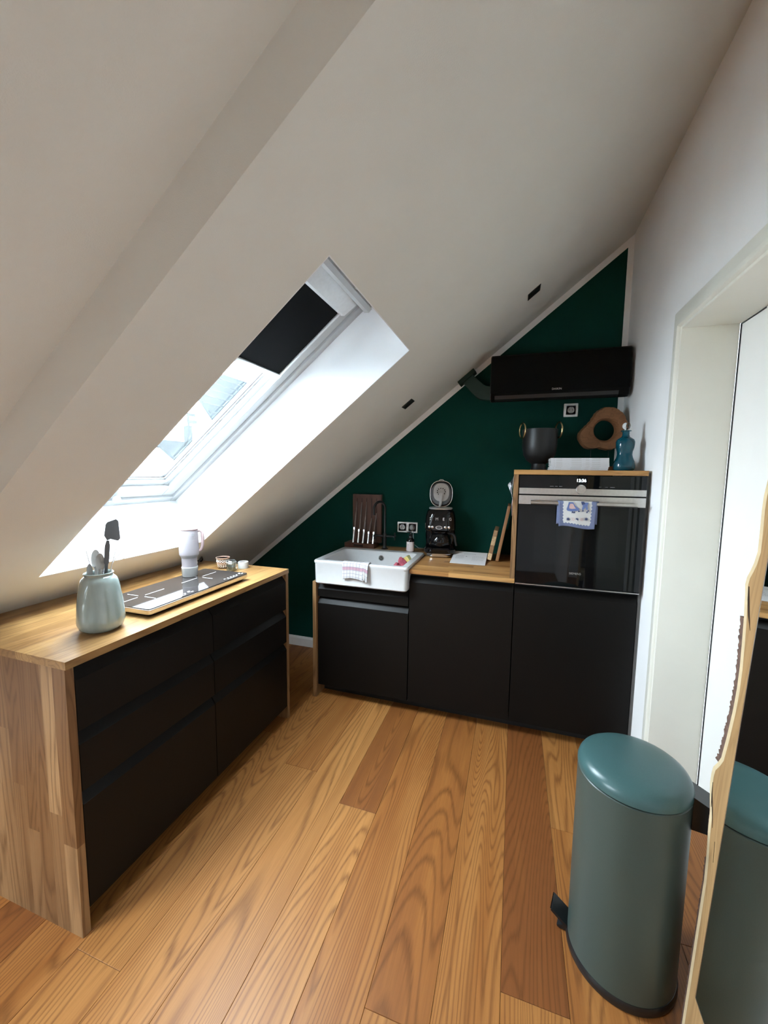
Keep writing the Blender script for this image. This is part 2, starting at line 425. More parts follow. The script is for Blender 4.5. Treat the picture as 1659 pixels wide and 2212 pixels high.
WORLD = {}
def thing(name, label=None, cat=None, loc=(0,0,0), rot=None, group=None, kind=None, local=False):
    o = bpy.data.objects.new(name, None); COL.objects.link(o)
    o.empty_display_size = 0.05
    o.location = loc
    if rot: o.rotation_euler = rot
    WORLD[o] = Vector((0,0,0)) if (rot or local) else Vector(loc)
    return props(o, label, cat, group, kind)
def props(o, label=None, cat=None, group=None, kind=None):
    if label: o['label'] = label
    if cat: o['category'] = cat
    if group: o['group'] = group
    if kind: o['kind'] = kind
    return o
def obj(name, mb, m, parent=None, smooth=None, tone=None, frame=None, mods=None, label=None):
    me = bpy.data.meshes.new(name)
    V = [Vector(v) for v in mb.v]
    if frame: org = Vector((0,0,0))
    else:
        lo = Vector([min(v[i] for v in V) for i in range(3)]); hi = Vector([max(v[i] for v in V) for i in range(3)])
        org = (lo+hi)/2
        if parent is None: org.z = lo.z
    me.from_pydata([tuple(v-org) for v in V], [], mb.f)
    bm = bmesh.new(); bm.from_mesh(me); bmesh.ops.recalc_face_normals(bm, faces=bm.faces[:]); bm.to_mesh(me); bm.free()
    if mb.uv:
        w, h = mb.uv; uvl = me.uv_layers.new(name='UVMap')
        for p in me.polygons:
            for li in p.loop_indices:
                vi = me.loops[li].vertex_index
                uvl.data[li].uv = ((vi % w)/(w-1), (vi // w)/(h-1))
    if smooth is not None:
        for p in me.polygons: p.use_smooth = True
        me.set_sharp_from_angle(angle=R(smooth))
    me.materials.append(m)
    o = bpy.data.objects.new(name, me); COL.objects.link(o)
    if frame:
        o.location = frame[0]; o.rotation_euler = frame[1]; WORLD[o] = Vector((0,0,0))
    else:
        WORLD[o] = org
        if parent is not None:
            o.parent = parent; o.location = org - WORLD[parent]
        else: o.location = org
    t = random.random() if tone is None else tone
    o.color = (max(0, min(1, t)), random.random(), 0, 1)
    if label: o['label'] = label
    return o
def solid(o, t, off=0):
    md = o.modifiers.new('thickness', 'SOLIDIFY'); md.thickness = t; md.offset = off
    return o
def subsurf(o, n=1):
    md = o.modifiers.new('smooth', 'SUBSURF'); md.levels = n; md.render_levels = n; return o
def struct(o): o['kind'] = 'structure'; return o
def text(name, body, size, loc, rot, m, parent, extrude=0.0004, align='CENTER'):
    cu = bpy.data.curves.new(name, 'FONT'); cu.body = body; cu.size = size; cu.extrude = extrude
    cu.align_x = align; cu.align_y = 'CENTER'; cu.materials.append(m)
    tmp = bpy.data.objects.new(name + '_outline', cu); COL.objects.link(tmp)
    bpy.context.view_layer.update()
    me = bpy.data.meshes.new_from_object(tmp.evaluated_get(bpy.context.evaluated_depsgraph_get()))
    bpy.data.objects.remove(tmp); bpy.data.curves.remove(cu)
    me.name = name
    o = bpy.data.objects.new(name, me); COL.objects.link(o)
    if not me.materials: me.materials.append(m)
    o.parent = parent; o.location = Vector(loc) - WORLD[parent]; o.rotation_euler = rot
    if len(body) > 1: o['kind'] = 'stuff'
    return o
def stuff(o): o['kind'] = 'stuff'; return o
def copy_tree(o, parent=None):
    c = o.copy(); COL.objects.link(c)
    if parent: c.parent = parent
    for ch in list(o.children): copy_tree(ch, c)
    return c
FACE = (R(90), 0, 0)      # lettering that faces the camera side (-y)

# ================================================================== SETTING
YB = 0.651      # back wall
XR = 1.215      # right wall
XL = -1.75      # knee wall
YF = -4.2       # wall behind the camera
YS = -1.597     # step in the ceiling

# floor with planks
fl = struct(obj('floor', MB().box(XL-.1, 1.45, YF-.1, YB+.05, -.06, -.014), M_SUB))
bounds = [-1.75, -1.56, -1.38, -1.20, -1.02, -.84, -.66, -.48, -.30, -.115, .06, .24, .42, .60, .785, .965, 1.145, 1.42]
joints = {6: [-1.52], 7: [-.616], 8: [-1.9], 9: [-.753], 10: [-2.1], 11: [-1.364], 12: [-2.3], 13: [-1.207], 14: [-.58], 15: [-1.62, .1], 16: [-.9]}
tones = {(6,0): .66, (6,1): .75, (7,0): .50, (7,1): .74, (8,0): .76, (9,0): .22, (9,1): .74, (10,0): .50, (11,0): .34, (11,1): .66,
         (12,0): .52, (13,0): .0, (13,1): .60, (14,0): .66, (14,1): .55, (15,0): .40, (15,1): .35, (15,2): .5, (16,0): .3}
for i in range(len(bounds)-1):
    js = [j for j in joints.get(i, [random.uniform(-.9, .2)])]
    last = min(js)
    while last - 2.2 > YF: last -= 2.2; js.append(last)
    ys = [YB] + sorted(js, reverse=True) + [YF]
    for k in range(len(ys)-1):
        x0, x1 = bounds[i]+.0004, bounds[i+1]-.0004
        y1, y0 = ys[k]-.0004, ys[k+1]+.0004
        if y1-y0 < .03: continue
        obj('plank', MB().box(x0, x1, y0, y1, -.014, 0, .0009), M_FLOOR, fl, tone=tones.get((i, k), random.uniform(.2, .8)))

# back wall (green gable)
struct(obj('wall_back', MB().prism([(XL-.1, -.05), (1.42, -.05), (1.42, roof_z(1.42)+.1), (XL-.1, roof_z(XL-.1)+.1)], YB, YB+.1, 'y'), M_GREEN))
# white unpainted margin strips
tw = .036
nx, nz_ = SN, -CS   # inward normal of the slope in (x,z)
a = Vector((-1.70, roof_z(-1.70))); b = Vector((XR, roof_z(XR)))
struct(obj('trim_1', MB().prism([(a.x, a.y), (b.x, b.y), (b.x, b.y - tw/CS), (a.x, a.y - tw/CS)], YB-.004, YB, 'y'), M_TRIMW))
struct(obj('trim_2', MB().prism([(XR-.032, .92), (XR, .92), (XR, roof_z(XR)-tw/CS), (XR-.032, roof_z(XR-.032)-tw/CS)], YB-.004, YB, 'y'), M_TRIMW))
struct(obj('baseboard_back', MB().prism([(YB, 0), (YB-.014, 0), (YB-.014, .066), (YB-.005, .082), (YB, .082)], XL, -.64, 'x'), M_TRIMW))
# knee wall, wall behind the camera
struct(obj('wall_left', MB().box(XL-.1, XL, YF-.1, YB+.1, -.05, roof_z(XL)+.25), M_WALLW))
struct(obj('wall_front', MB().prism([(XL-.1, -.05), (1.42, -.05), (1.42, roof_z(1.42)+.3), (XL-.1, roof_z(XL)+.3)], YF-.1, YF, 'y'), M_WALLW))
# right wall with the door opening
DY0, DY1, DZ = -.285, -1.145, 2.09
wr = MB()
wr.box(XR, XR+.19, DY0+.02, YB+.1, -.05, 3.35).box(XR, XR+.19, YF-.1, DY1-.02, -.05, 3.35).box(XR, XR+.19, DY1-.02, DY0+.02, DZ+.02, 3.35)
struct(obj('wall_right', wr, M_WALLW))
dr = thing('door_1', loc=(XR, (DY0+DY1)/2, 0), kind='structure')
ln = MB()
for y0, y1, z0, z1 in ((DY0, DY0+.02, 0, DZ+.02), (DY1-.02, DY1, 0, DZ+.02), (DY1, DY0, DZ, DZ+.02)):
    ln.box(XR-.012, XR+.186, y0, y1, z0, z1, .003)
obj('door_lining', ln, M_DOORW, dr, smooth=30)
ar = MB()
prof = [(0, .0), (-.010, .0), (-.013, .006), (-.013, .050), (-.021, .053), (-.024, .062), (-.023, .071), (-.014, .078), (0, .078)]   # (out of wall, across)
def arch(mb, A, B, inward):
    A = Vector(A); B = Vector(B)
    return [[(XR+p[0], A.y + inward[0].y*p[1], A.z + inward[0].z*p[1]) for p in prof], [(XR+p[0], B.y + inward[1].y*p[1], B.z + inward[1].z*p[1]) for p in prof]]
OY0, OY1, OZ = DY0+.088, DY1-.088, DZ+.088
pts = [((0, OY0, 0), Vector((0,-1,0))), ((0, OY0, OZ), Vector((0,-1,-1))), ((0, OY1, OZ), Vector((0,1,-1))), ((0, OY1, 0), Vector((0,1,0)))]
ar.loft([[(XR+q[0], p[1]+d.y*q[1], p[2]+d.z*q[1]) for q in prof] for p, d in pts])
obj('architrave', ar, M_DOORW, dr, smooth=40)
lf = MB().box(XR+.190, XR+.230, DY1-.01, DY0+.01, .006, DZ+.01)
leaf = obj('door_leaf', lf, M_LEAF, dr)
obj('door_seal', MB().box(XR+.1855, XR+.190, DY0-.0035, DY0, .006, DZ).box(XR+.1855, XR+.190, DY1, DY0, DZ-.0035, DZ), M_GASKET, dr)
obj('door_panel', MB().box(XR+.180, XR+.1905, DY1, -.470, .012, DZ-.004, .001), M_LEAF, dr)
struct(obj('wall_right', MB().box(XR+.235, XR+.26, DY1-.3, DY0+.3, -.05, 2.4), M_WALLW))   # closes the opening behind the leaf

# ceilings (slope frame)
S0, S1 = XL/CS - .12, 1.30/CS
HS0, HS1, HY0, HY1 = -1.4574, .1176, -1.27, -.42
def slab(hole_list, y0, y1, n0, n1):
    mb = MB(); ys = sorted({y0, y1, *[h[2] for h in hole_list], *[h[3] for h in hole_list]})
    for ya, yb in zip(ys[:-1], ys[1:]):
        hs = [h for h in hole_list if h[2] <= ya+1e-6 and h[3] >= yb-1e-6]
        if not hs: mb.box(S0, S1, ya, yb, n0, n1)
        else:
            h = hs[0]; mb.box(S0, h[0], ya, yb, n0, n1); mb.box(h[1], S1, ya, yb, n0, n1)
    return mb
struct(obj('ceiling', slab([(HS0, HS1, HY0, HY1)], YS, YB+.05, 0, .40), M_CEIL, frame=SLOPE))
H2 = (-2.10, -.95, -3.10, -2.25)
struct(obj('ceiling', slab([H2], YF-.05, YS, .121, .40), M_CEIL, frame=SLOPE))
# white reveal boards of the skylight shaft
rv = MB()
t = .004
rv.box(HS0, HS1, HY1-t, HY1, .0006, .305).box(HS0, HS1, HY0, HY0+t, .0006, .305)
rv.box(HS0, HS0+t, HY0+t, HY1-t, .0006, .305).box(HS1-t, HS1, HY0+t, HY1-t, .0006, .305)
struct(obj('trim_3', rv, M_REVEAL, frame=SLOPE))

def skylight(n, h, nn, blind=False):
    s0, s1, y0, y1 = h
    w = thing('window_%d' % n, loc=SLOPE[0], rot=SLOPE[1], kind='structure')
    fr = MB(); fw = .045
    fr.box(s0, s1, y1-fw, y1, nn, nn+.09, .004).box(s0, s1, y0, y0+fw, nn, nn+.09, .004)
    fr.box(s0, s0+fw, y0+fw, y1-fw, nn, nn+.09, .004).box(s1-fw, s1, y0+fw, y1-fw, nn, nn+.09, .004)
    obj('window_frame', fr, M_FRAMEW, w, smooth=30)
    sa = MB(); a = fw+.004; sw = .075
    yi0, yi1, si0, si1 = y0+a, y1-a, s0+a, s1-a
    for z0, z1, k in ((nn+.012, nn+.075, sw), (nn+.030, nn+.075, sw+.030), (nn+.045, nn+.075, sw+.042)):
        sa.box(si0, si1, yi1-k, yi1, z0, z1, .002).box(si0, si1, yi0, yi0+k, z0, z1, .002)
        sa.box(si0, si0+k, yi0+k, yi1-k, z0, z1, .002).box(si1-k, si1, yi0+k, yi1-k, z0, z1, .002)
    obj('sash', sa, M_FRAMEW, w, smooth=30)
    k = sw+.042
    gk = MB()
    gk.box(si0+k, si1-k, yi1-k-.004, yi1-k, nn+.05, nn+.06).box(si0+k, si1-k, yi0+k, yi0+k+.004, nn+.05, nn+.06)
    gk.box(si0+k, si0+k+.004, yi0+k, yi1-k, nn+.05, nn+.06)
    obj('gasket', gk, M_GASKET, w)
    obj('pane', MB().box(si0+k, si1-k, yi0+k, yi1-k, nn+.058, nn+.064), M_PANE, w)
    return w, (yi0, yi1, si0, si1)
w1, (yi0, yi1, si0, si1) = skylight(1, (HS0, HS1, HY0, HY1), .30)
# side cover profiles, blind, handle bar
for yy, d in ((yi1-.075, -1), (yi0+.075, 1)):
    a_, b_ = sorted((yy, yy+d*.016)); obj('blind_rail', MB().box(si0+.08, si1-.06, a_, b_, .296, .312, .003), M_ALU, w1, smooth=30)
BS0, BS1 = -.427, -.015
obj('blind_fabric', MB().box(BS0, BS1, yi0+.078, yi1-.078, .303, .306), M_BLIND, w1)
obj('blind_bottom_bar', MB().box(BS0-.022, BS0+.004, yi0+.072, yi1-.072, .295, .312, .004), M_ALU, w1, smooth=40)
cas = MB().prism([(BS1-.012, .300), (BS1+.000, .288), (BS1+.07, .282), (BS1+.088, .292), (BS1+.088, .312), (BS1-.012, .312)], yi0+.062, yi1-.062, 'y')
obj('blind_cassette', cas, M_ALU, w1, smooth=40)
# control flap along the top of the window
hb = MB().prism([(.062, .262), (.076, .248), (.096, .250), (.104, .268), (.098, .286), (.070, .290)], HY0+.05, HY1-.05, 'y')
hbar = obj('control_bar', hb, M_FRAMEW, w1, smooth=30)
for yy in (HY1-.26, HY1-.075, HY0+.08, HY0+.26):
    obj('bracket', MB().prism([(.100, .252), (.1135, .225), (.1135, .300), (.100, .292)], yy-.008, yy+.008, 'y'), M_FRAMEW, w1)
kn = MB().lathe([(0, 0), (.014, .002), (.018, .010), (.018, .020), (.012, .028), (0, .030)], (HS0+.075, -.84, .272), 20)
obj('latch', kn, M_FRAMEW, w1, smooth=40)
obj('bolt_hole', MB().lathe([(0, 0), (.008, 0), (.008, .003), (0, .003)], (HS0+.08, HY1-.0475, .318), 14, axis='-y'), M_GREYPRINT, w1)
w2, _ = skylight(2, H2, .26)
# light portals in the three skylight openings (guide the sky light, add none)
def portal(h, nn):
    ld = bpy.data.lights.new('skylight_portal', 'AREA'); ld.shape = 'RECTANGLE'
    ld.size = h[1]-h[0]; ld.size_y = h[3]-h[2]; ld.cycles.is_portal = True
    o = bpy.data.objects.new('skylight_portal', ld); COL.objects.link(o)
    Mx = Matrix.Translation(SLOPE[0]) @ Euler(SLOPE[1]).to_matrix().to_4x4() @ Matrix.Translation(((h[0]+h[1])/2, (h[2]+h[3])/2, nn))
    o.matrix_world = Mx
portal((HS0, HS1, HY0, HY1), .395); portal(H2, .37)

# recessed spotlights
sp0 = None
for k, (x, y, lab) in enumerate(((.638, .180, 'black square recessed ceiling spotlight, the upper one nearer the air conditioner'), (-.078, .205, 'black square recessed ceiling spotlight, the lower one nearer the skylight'))):
    s_ = x/CS
    if sp0 is None:
        sp = sp0 = thing('ceiling_spotlight', lab, 'spotlight', (x, y, roof_z(x)), (0, -SL, 0), 'recessed spotlights in the sloped ceiling')
        h = .040; i_ = .034
        fr = MB()
        fr.box(-h, h, -h, -i_, -.003, .0).box(-h, h, i_, h, -.003, .0).box(-h, -i_, -i_, i_, -.003, .0).box(i_, h, -i_, i_, -.003, .0)
        fr.box(-i_, i_, -i_, i_, -.0012, .0)
        obj('frame', fr, M_BLKMATT, sp)
        obj('lamp_ring', MB().lathe([(.017, -.0012), (.026, -.0012), (.026, -.0030), (.017, -.0024)], (0,0,0), 24), M_BLKPLAST, sp, smooth=40)
        obj('lens', MB().lathe([(0, -.0022), (.017, -.0022), (.017, -.0012)], (0,0,0), 24), M_BULB, sp)
    else:
        sp = copy_tree(sp0); sp.location = (x, y, roof_z(x)); sp['label'] = lab

# ================================================================== LEFT COUNTER
ZT, TH = .919, .025
WX0, WX1 = -1.325, -.664
LY0, LY1 = -1.495, -.262
def staves(parent, m, xs, ys, zs, along, width, tone=(.2, .9), lmin=.35, lmax=.9):
    """glued staves: one box per stave, flush with its neighbours"""
    r = {'x': xs, 'y': ys, 'z': zs}
    across = {'x': 'y', 'y': 'x', 'z': 'x'}[along] if along != 'z' else ('x' if xs[1]-xs[0] > ys[1]-ys[0] else 'y')
    a0, a1 = r[across]; n = max(1, round((a1-a0)/width)); st = (a1-a0)/n
    for i in range(n):
        lo = r[along][0]; end = r[along][1]
        while lo < end-1e-6:
            ln_ = random.uniform(lmin, lmax) * (random.random()*.6+.5 if lo == r[along][0] else 1)
            hi = lo+ln_
            if end-hi < .15: hi = end
            q = {k: list(v) for k, v in r.items()}
            q[across] = [a0+i*st, a0+(i+1)*st]; q[along] = [lo, hi]
            obj('stave', MB().box(*q['x'], *q['y'], *q['z']), m, parent, tone=random.uniform(*tone))
            lo = hi
wt = thing('kitchen_worktop', 'long oak worktop under the skylight, holding the hob and the grey-green vase', 'worktop', ((WX0+WX1)/2, (LY0+LY1)/2, ZT-TH))
staves(wt, M_WTY, (WX0, WX1), (LY0, LY1), (ZT-TH, ZT), 'y', .072, (.25, 1.0))
XF = -.668
p1 = thing('end_panel', 'wide oak end panel closing the near end of the skylight counter', 'panel', (-1.0, LY0, 0))
staves(p1, M_WTZ, (-1.29, XF), (LY0, LY0+.025), (0, ZT-TH), 'z', .055, (.0, .9), .4, .9)
p2 = thing('end_panel', 'oak end panel at the far end of the skylight counter, by the dark gap', 'panel', (-1.0, LY1, 0))
staves(p2, M_WTZ, (-1.29, XF), (LY1-.025, LY1), (0, ZT-TH), 'z', .055, (.2, .8), .5, .9)

BEV = .042
def front_x(ya, yb, za, zb):       # front facing +x with a slanted grip on top
    return MB().prism([(XF, za), (XF, zb-BEV), (XF-.026, zb-.006), (XF-.032, zb-.006), (XF-.032, za)], ya, yb, 'y')
def front_y(xa, xb, za, zb, y=0.0):
    return MB().prism([(y, za), (y, zb-BEV), (y+.026, zb-.006), (y+.032, zb-.006), (y+.032, za)], xa, xb, 'x')
ymid = -.885
for k, (ya, yb, lab) in enumerate(((LY0+.0265, ymid-.001, 'black drawer unit at the near end of the skylight counter, by the wide oak panel'), (ymid+.001, LY1-.0265, 'black drawer unit at the far end of the skylight counter, below the small jars'))):
    cb = thing('drawer_unit', lab, 'cabinet', (-.97, (ya+yb)/2, 0), group='drawer units below the skylight')
    obj('carcase', MB().box(-1.26, XF-.034, ya, yb, .08, .889), M_BODYK, cb)
    for za, zb in ((.082, .480), (.483, .680), (.683, .889)):
        obj('drawer', front_x(ya+.001, yb-.001, za, zb), M_FRONT, cb)
    for x in (-1.2, -.82):
        for y in (ya+.06, yb-.06): obj('foot', MB().lathe([(.016, 0), (.016, .08)], (x, y, 0), 12), M_BLKPLAST, cb, smooth=40)
props(obj('plinth', MB().box(-.785, -.77, LY0+.027, LY1-.027, 0, .078), M_BODYK), 'black plinth board set back below the drawers of the skylight counter', 'plinth')

# ================================================================== BACK COUNTER
PX0 = -.638
p3 = thing('end_panel', 'narrow oak end panel left of the white sink', 'panel', (PX0, .2, 0))
obj('board', MB().box(PX0, PX0+.024, -.020, YB-.016, 0, .786, .001), M_WTZ, p3, tone=.45)
obj('board', MB().box(PX0, PX0+.024, .435, YB-.016, .786, ZT-TH, .001), M_WTZ, p3, tone=.45)
def cab(name, xa, xb, lab, ztop):
    c = thing(name, lab, 'cabinet', ((xa+xb)/2, .3, 0))
    obj('carcase', MB().box(xa+.0005, xb-.0005, .034, .60, .08, ztop), M_BODYK, c)
    for x in (xa+.06, xb-.06):
        for y in (.14, .55): obj('foot', MB().lathe([(.016, 0), (.016, .08)], (x, y, 0), 12), M_BLKPLAST, c, smooth=40)
    return c
c1 = cab('sink_cabinet', -.612, -.001, 'black cabinet below the white sink, with a shallow drawer above its door', .78)
obj('drawer', front_y(-.610, -.003, .684, .776), M_FRONT, c1)
obj('door', front_y(-.610, -.003, .082, .680), M_FRONT, c1)
c2 = cab('base_cabinet', .003, .599, 'black one-door cabinet below the coffee machine, middle of the back row', ZT-TH-.002)
obj('door', front_y(.0035, .597, .082, .878), M_FRONT, c2)
c3 = cab('oven_cabinet', .601, 1.199, 'black one-door cabinet below the built-in oven', .888)
obj('door', front_y(.603, 1.196, .082, .878), M_FRONT, c3)
obj('filler', MB().box(1.2, XR-.001, .004, .022, .0, 1.50), M_FILL, c3)
props(obj('plinth', MB().box(PX0+.026, 1.199, .095, .108, 0, .078), M_BODYK), 'black plinth board set back below the back row of cabinets', 'plinth')

wb = thing('kitchen_worktop', 'short oak worktop behind and right of the white sink, under the coffee machine', 'worktop', (0, .3, ZT-TH))
SX0, SX1, SY0, SY1 = -.612, .006, -.062, .420
n = 10; w_ = (SY1+.024)/n
for i in range(n):
    staves(wb, M_WTX, (SX1+.001, .6), (-.024+i*w_, -.024+(i+1)*w_), (ZT-TH, ZT), 'x', 9, (.25, .95), .2, .45)
for i in range(5):
    st = (YB-SY1-.001)/5
    staves(wb, M_WTX, (PX0, .6), (SY1+.001+i*st, SY1+.001+(i+1)*st), (ZT-TH, ZT), 'x', 9, (.15, .8), .3, .6)

# oven surround: upright board and shelf
sr = thing('oven_surround', 'oak upright board and shelf framing the built-in oven', 'shelf', (.88, .3, ZT))
obj('upright_board', MB().box(.574, .5995, -.024, YB-.001, ZT, 1.487, .001), M_WTZ, sr, tone=.6)
obj('shelf_board', MB().box(.574, 1.199, -.024, YB-.006, 1.487, 1.512, .001), M_WTX, sr, tone=.6)

# oven
ov = thing('built_in_oven', 'black glass built-in oven with steel trim and round control knob', 'oven', (.90, .2, .89))
OX0, OX1 = .604, 1.194
obj('housing', MB().box(OX0+.005, OX1-.003, -.004, .57, .896, 1.482), M_BODYK, ov)
obj('control_panel', MB().box(OX0, OX1, -.026, -.005, 1.412, 1.484, .001), M_BLKGLASS, ov)
obj('steel_strip', MB().box(OX0, OX1, -.029, -.0265, 1.385, 1.417, .0006), M_STEEL, ov)
obj('panel_back', MB().box(OX0, OX1, -.0262, -.005, 1.3845, 1.4115), M_BODYK, ov)
dg = obj('oven_door', MB().box(OX0, OX1, -.026, -.005, .902, 1.377, .0015), M_BLKGLASS, ov)
obj('inner_window', MB().box(.690, 1.085, -.0266, -.0262, 1.015, 1.285), M_OVENIN, dg)
obj('door_trim', MB().box(OX0, OX1, -.029, -.0265, 1.331, 1.378, .0006), M_STEEL, dg)
hd = MB().prism([(-.074, 1.338), (-.064, 1.332), (-.058, 1.338), (-.062, 1.352), (-.072, 1.350)], .664, 1.150, 'x')
hd.box(.664, .678, -.066, -.0295, 1.336, 1.350).box(1.136, 1.150, -.066, -.0295, 1.336, 1.350)
obj('handle', hd, M_STEEL, dg, smooth=30)
obj('bottom_lip', MB().box(OX0, OX1, -.030, -.024, .8945, .899), M_STEEL, ov)
kb = MB().lathe([(0, 0), (.024, 0), (.024, .010), (.022, .013), (0, .0125)], (.902, -.0262, 1.414), 40, axis='-y')
obj('control_knob', kb, M_STEEL, ov, smooth=40)
text('clock_digits', '13:36', .021, (.902, -.0268, 1.459), FACE, M_CLOCK, ov, .0002)
text('maker_lettering', 'SIEMENS', .0155, (.898, -.0268, .974), FACE, M_SILVERPRINT, dg, .0003)
ic = MB()
for x, w in ((.755, .018), (.780, .012), (.80, .014), (.985, .010), (1.012, .012), (1.035, .020)):
    ic.box(x, x+w, -.0268, -.0261, 1.427, 1.4285)
stuff(obj('panel_symbols', ic, M_GREYPRINT, ov))

# oven towel
tw_ = thing('kitchen_towel', 'white towel with blue lace border and dancing figures, hung on the oven handle', 'towel', (.883, -.085, 1.3))
rows = []
NX, NZ = 30, 26
for j in range(NZ+1):
    v = j/NZ; row = []
    for i in range(NX+1):
        u = i/NX
        x = .795 + (u*.176) + .010*(1-v)*(u-.5)*-1.2
        wob = .0035*math.sin(u*9+1.3*v) * (1-v*.7)
        z = 1.224 + v*.134 + .006*(1-v)*math.sin(u*5+.6)
        y = -.082 + wob - .004*(1-v)
        if v > .9: z = 1.353 + .004*(v-.9)*10 ; y = -.082 + .008*((v-.9)*10)
        row.append((x, y, z))
    rows.append(row)
solid(obj('front_fall', MB().grid(rows), M_BLUETOWEL, tw_, smooth=80), .002)
rows = []
for j in range(9):
    v = j/8
    rows.append([(.792 + .19*u/12 + .003*math.sin(u), -.052 + .002*math.sin(u*.9) - (.022 if v > .92 else 0), 1.235 + .122*v + .006*math.sin(u*.7)*(1-v)) for u in range(13)])
solid(obj('back_fall', MB().grid(rows), M_BLUETOWEL, tw_, smooth=80), .002)
def tp(pts, m, nm, y=-.0885):
    return obj(nm, MB().prism(pts, y, y+.0008, 'y'), m, tw_)
def ell(cx, cz, rx, rz, k=14): return [(cx+rx*math.cos(2*PI*i/k), cz+rz*math.sin(2*PI*i/k)) for i in range(k)]
tp([(.842, 1.352), (.862, 1.352), (.872, 1.335), (.893, 1.318), (.886, 1.310), (.872, 1.307), (.855, 1.305), (.838, 1.308), (.833, 1.315), (.838, 1.332)], M_BLUPR, 'printed_motif')
tp([(.849, 1.344), (.862, 1.344), (.870, 1.328), (.876, 1.321), (.860, 1.318), (.846, 1.320), (.845, 1.332)], M_ROSE, 'printed_motif', -.0892)
tp([(.898, 1.352), (.932, 1.352), (.928, 1.335), (.931, 1.318), (.923, 1.315), (.919, 1.330), (.912, 1.316), (.903, 1.316), (.907, 1.334)], M_BLUPR, 'printed_motif')
tp([(.898, 1.356), (.912, 1.356), (.916, 1.344), (.902, 1.340)], M_NAVY, 'printed_motif', -.0892)
for (xa, za) in ((.858, 1.300), (.866, 1.299), (.887, 1.306), (.905, 1.309), (.924, 1.302), (.929, 1.309)):
    tp([(xa-.001, za-.003), (xa+.008, za-.001), (xa+.008, za+.001), (xa+.002, za+.008)], M_NAVY, 'printed_motif')
for xa, za in ((.843, 1.266), (.884, 1.266), (.926, 1.269)):
    p_ = []
    for i in range(16):
        rr = .011 if i % 2 == 0 else .0045
        p_.append((xa+rr*math.cos(2*PI*i/16), za+rr*math.sin(2*PI*i/16)))
    tp(p_, M_NAVY, 'printed_flower')
for xa, sgn in ((.861, 1), (.868, 1), (.903, -1), (.910, -1)):
    tp([(xa, 1.258), (xa+sgn*.005, 1.266), (xa, 1.275), (xa-sgn*.0022, 1.274), (xa+sgn*.0025, 1.266), (xa-sgn*.0022, 1.259)], M_ROSE, 'printed_chevron')

# ================================================================== SINK AREA
sk = thing('apron_sink', 'white ceramic apron-front sink set into the back counter', 'sink', (-.3, .18, .785))
ZR = .936
rings = [rrect(SX0+.012, SX1-.012, SY0+.012, SY1-.012, .022, .7855), rrect(SX0+.006, SX1-.006, SY0+.006, SY1-.006, .024, .792),
         rrect(SX0+.004, SX1-.004, SY0+.004, SY1-.004, .024, ZR-.022), rrect(SX0, SX1, SY0, SY1, .024, ZR-.016),
         rrect(SX0, SX1, SY0, SY1, .024, ZR-.006), rrect(SX0+.005, SX1-.005, SY0+.005, SY1-.005, .022, ZR),
         rrect(SX0+.040, SX1-.040, SY0+.034, SY1-.060, .022, ZR), rrect(SX0+.046, SX1-.046, SY0+.040, SY1-.066, .022, ZR-.006),
         rrect(SX0+.052, SX1-.052, SY0+.046, SY1-.074, .03, .815), rrect(SX0+.065, SX1-.065, SY0+.060, SY1-.088, .03, .803)]
obj('basin', MB().loft(rings), M_CERAM, sk, smooth=35)
of = MB().lathe([(0, 0), (.017, 0), (.020, .004), (.017, .007), (0, .006)], (-.293, SY1-.0695, .888), 24, axis='-y')
ofo = obj('overflow', of, M_CHROME, sk, smooth=40)
hs = MB()
for i in range(6):
    a = i*PI/3; hs.lathe([(0, 0), (.0035, 0), (.0035, .0012), (0, .0012)], (-.293+.010*math.cos(a), SY1-.0763, .888+.010*math.sin(a)), 10, axis='-y')
stuff(obj('overflow_holes', hs, M_GASKET, ofo))
obj('drain', MB().lathe([(0, 0), (.040, 0), (.043, .003), (.030, .004), (0, .002)], (-.30, .17, .8035), 28), M_CHROME, sk, smooth=40)

# checked dish towel over the sink front
def drape(xa, xb, path, nx=22, ph=0., amp=.004):
    # path: list of (y,z) from the inside over the rim to the hanging hem
    L = [0]
    for p, q in zip(path[:-1], path[1:]): L.append(L[-1] + math.hypot(q[0]-p[0], q[1]-p[1]))
    rows = []; N = 40
    for j in range(N+1):
        d = L[-1]*(1-j/N); k = 0
        while k < len(L)-2 and L[k+1] < d: k += 1
        t = (d-L[k])/(L[k+1]-L[k]); y = path[k][0]+t*(path[k+1][0]-path[k][0]); z = path[k][1]+t*(path[k+1][1]-path[k][1])
        hang = max(0, (d-L[2])/(L[-1]-L[2]))
        row = []
        for i in range(nx+1):
            u = i/nx; x = xa+(xb-xa)*u
            row.append((x + hang*.008*(u-.5)*-1, y - hang*abs(amp*math.sin(u*8+ph)) - .001, z + hang*.010*math.sin(u*3.5+ph)))
        rows.append(row)
    return MB().grid(rows)
dt = thing('dish_towel', 'folded white checked dish towel with a pink stripe over the sink front', 'towel', (-.32, -.06, .84))
yf = SY0-.003
path = [(SY0+.047, .885), (SY0+.046, .925), (SY0+.034, ZR+.003), (SY0+.006, ZR+.003), (yf, ZR-.008), (yf-.001, .90), (yf-.004, .834)]
solid(obj('upper_layer', drape(-.408, -.262, path), M_DISH, dt, smooth=80), .003)
path2 = [(SY0+.047, .900), (SY0+.045, .925), (SY0+.034, ZR+.0065), (SY0+.006, ZR+.0065), (yf-.004, ZR-.008), (yf-.007, .90), (yf-.010, .836)]
solid(obj('side_fold', drape(-.275, -.235, path2, 10, 1.2, .009), M_DISH, dt, smooth=80), .003)

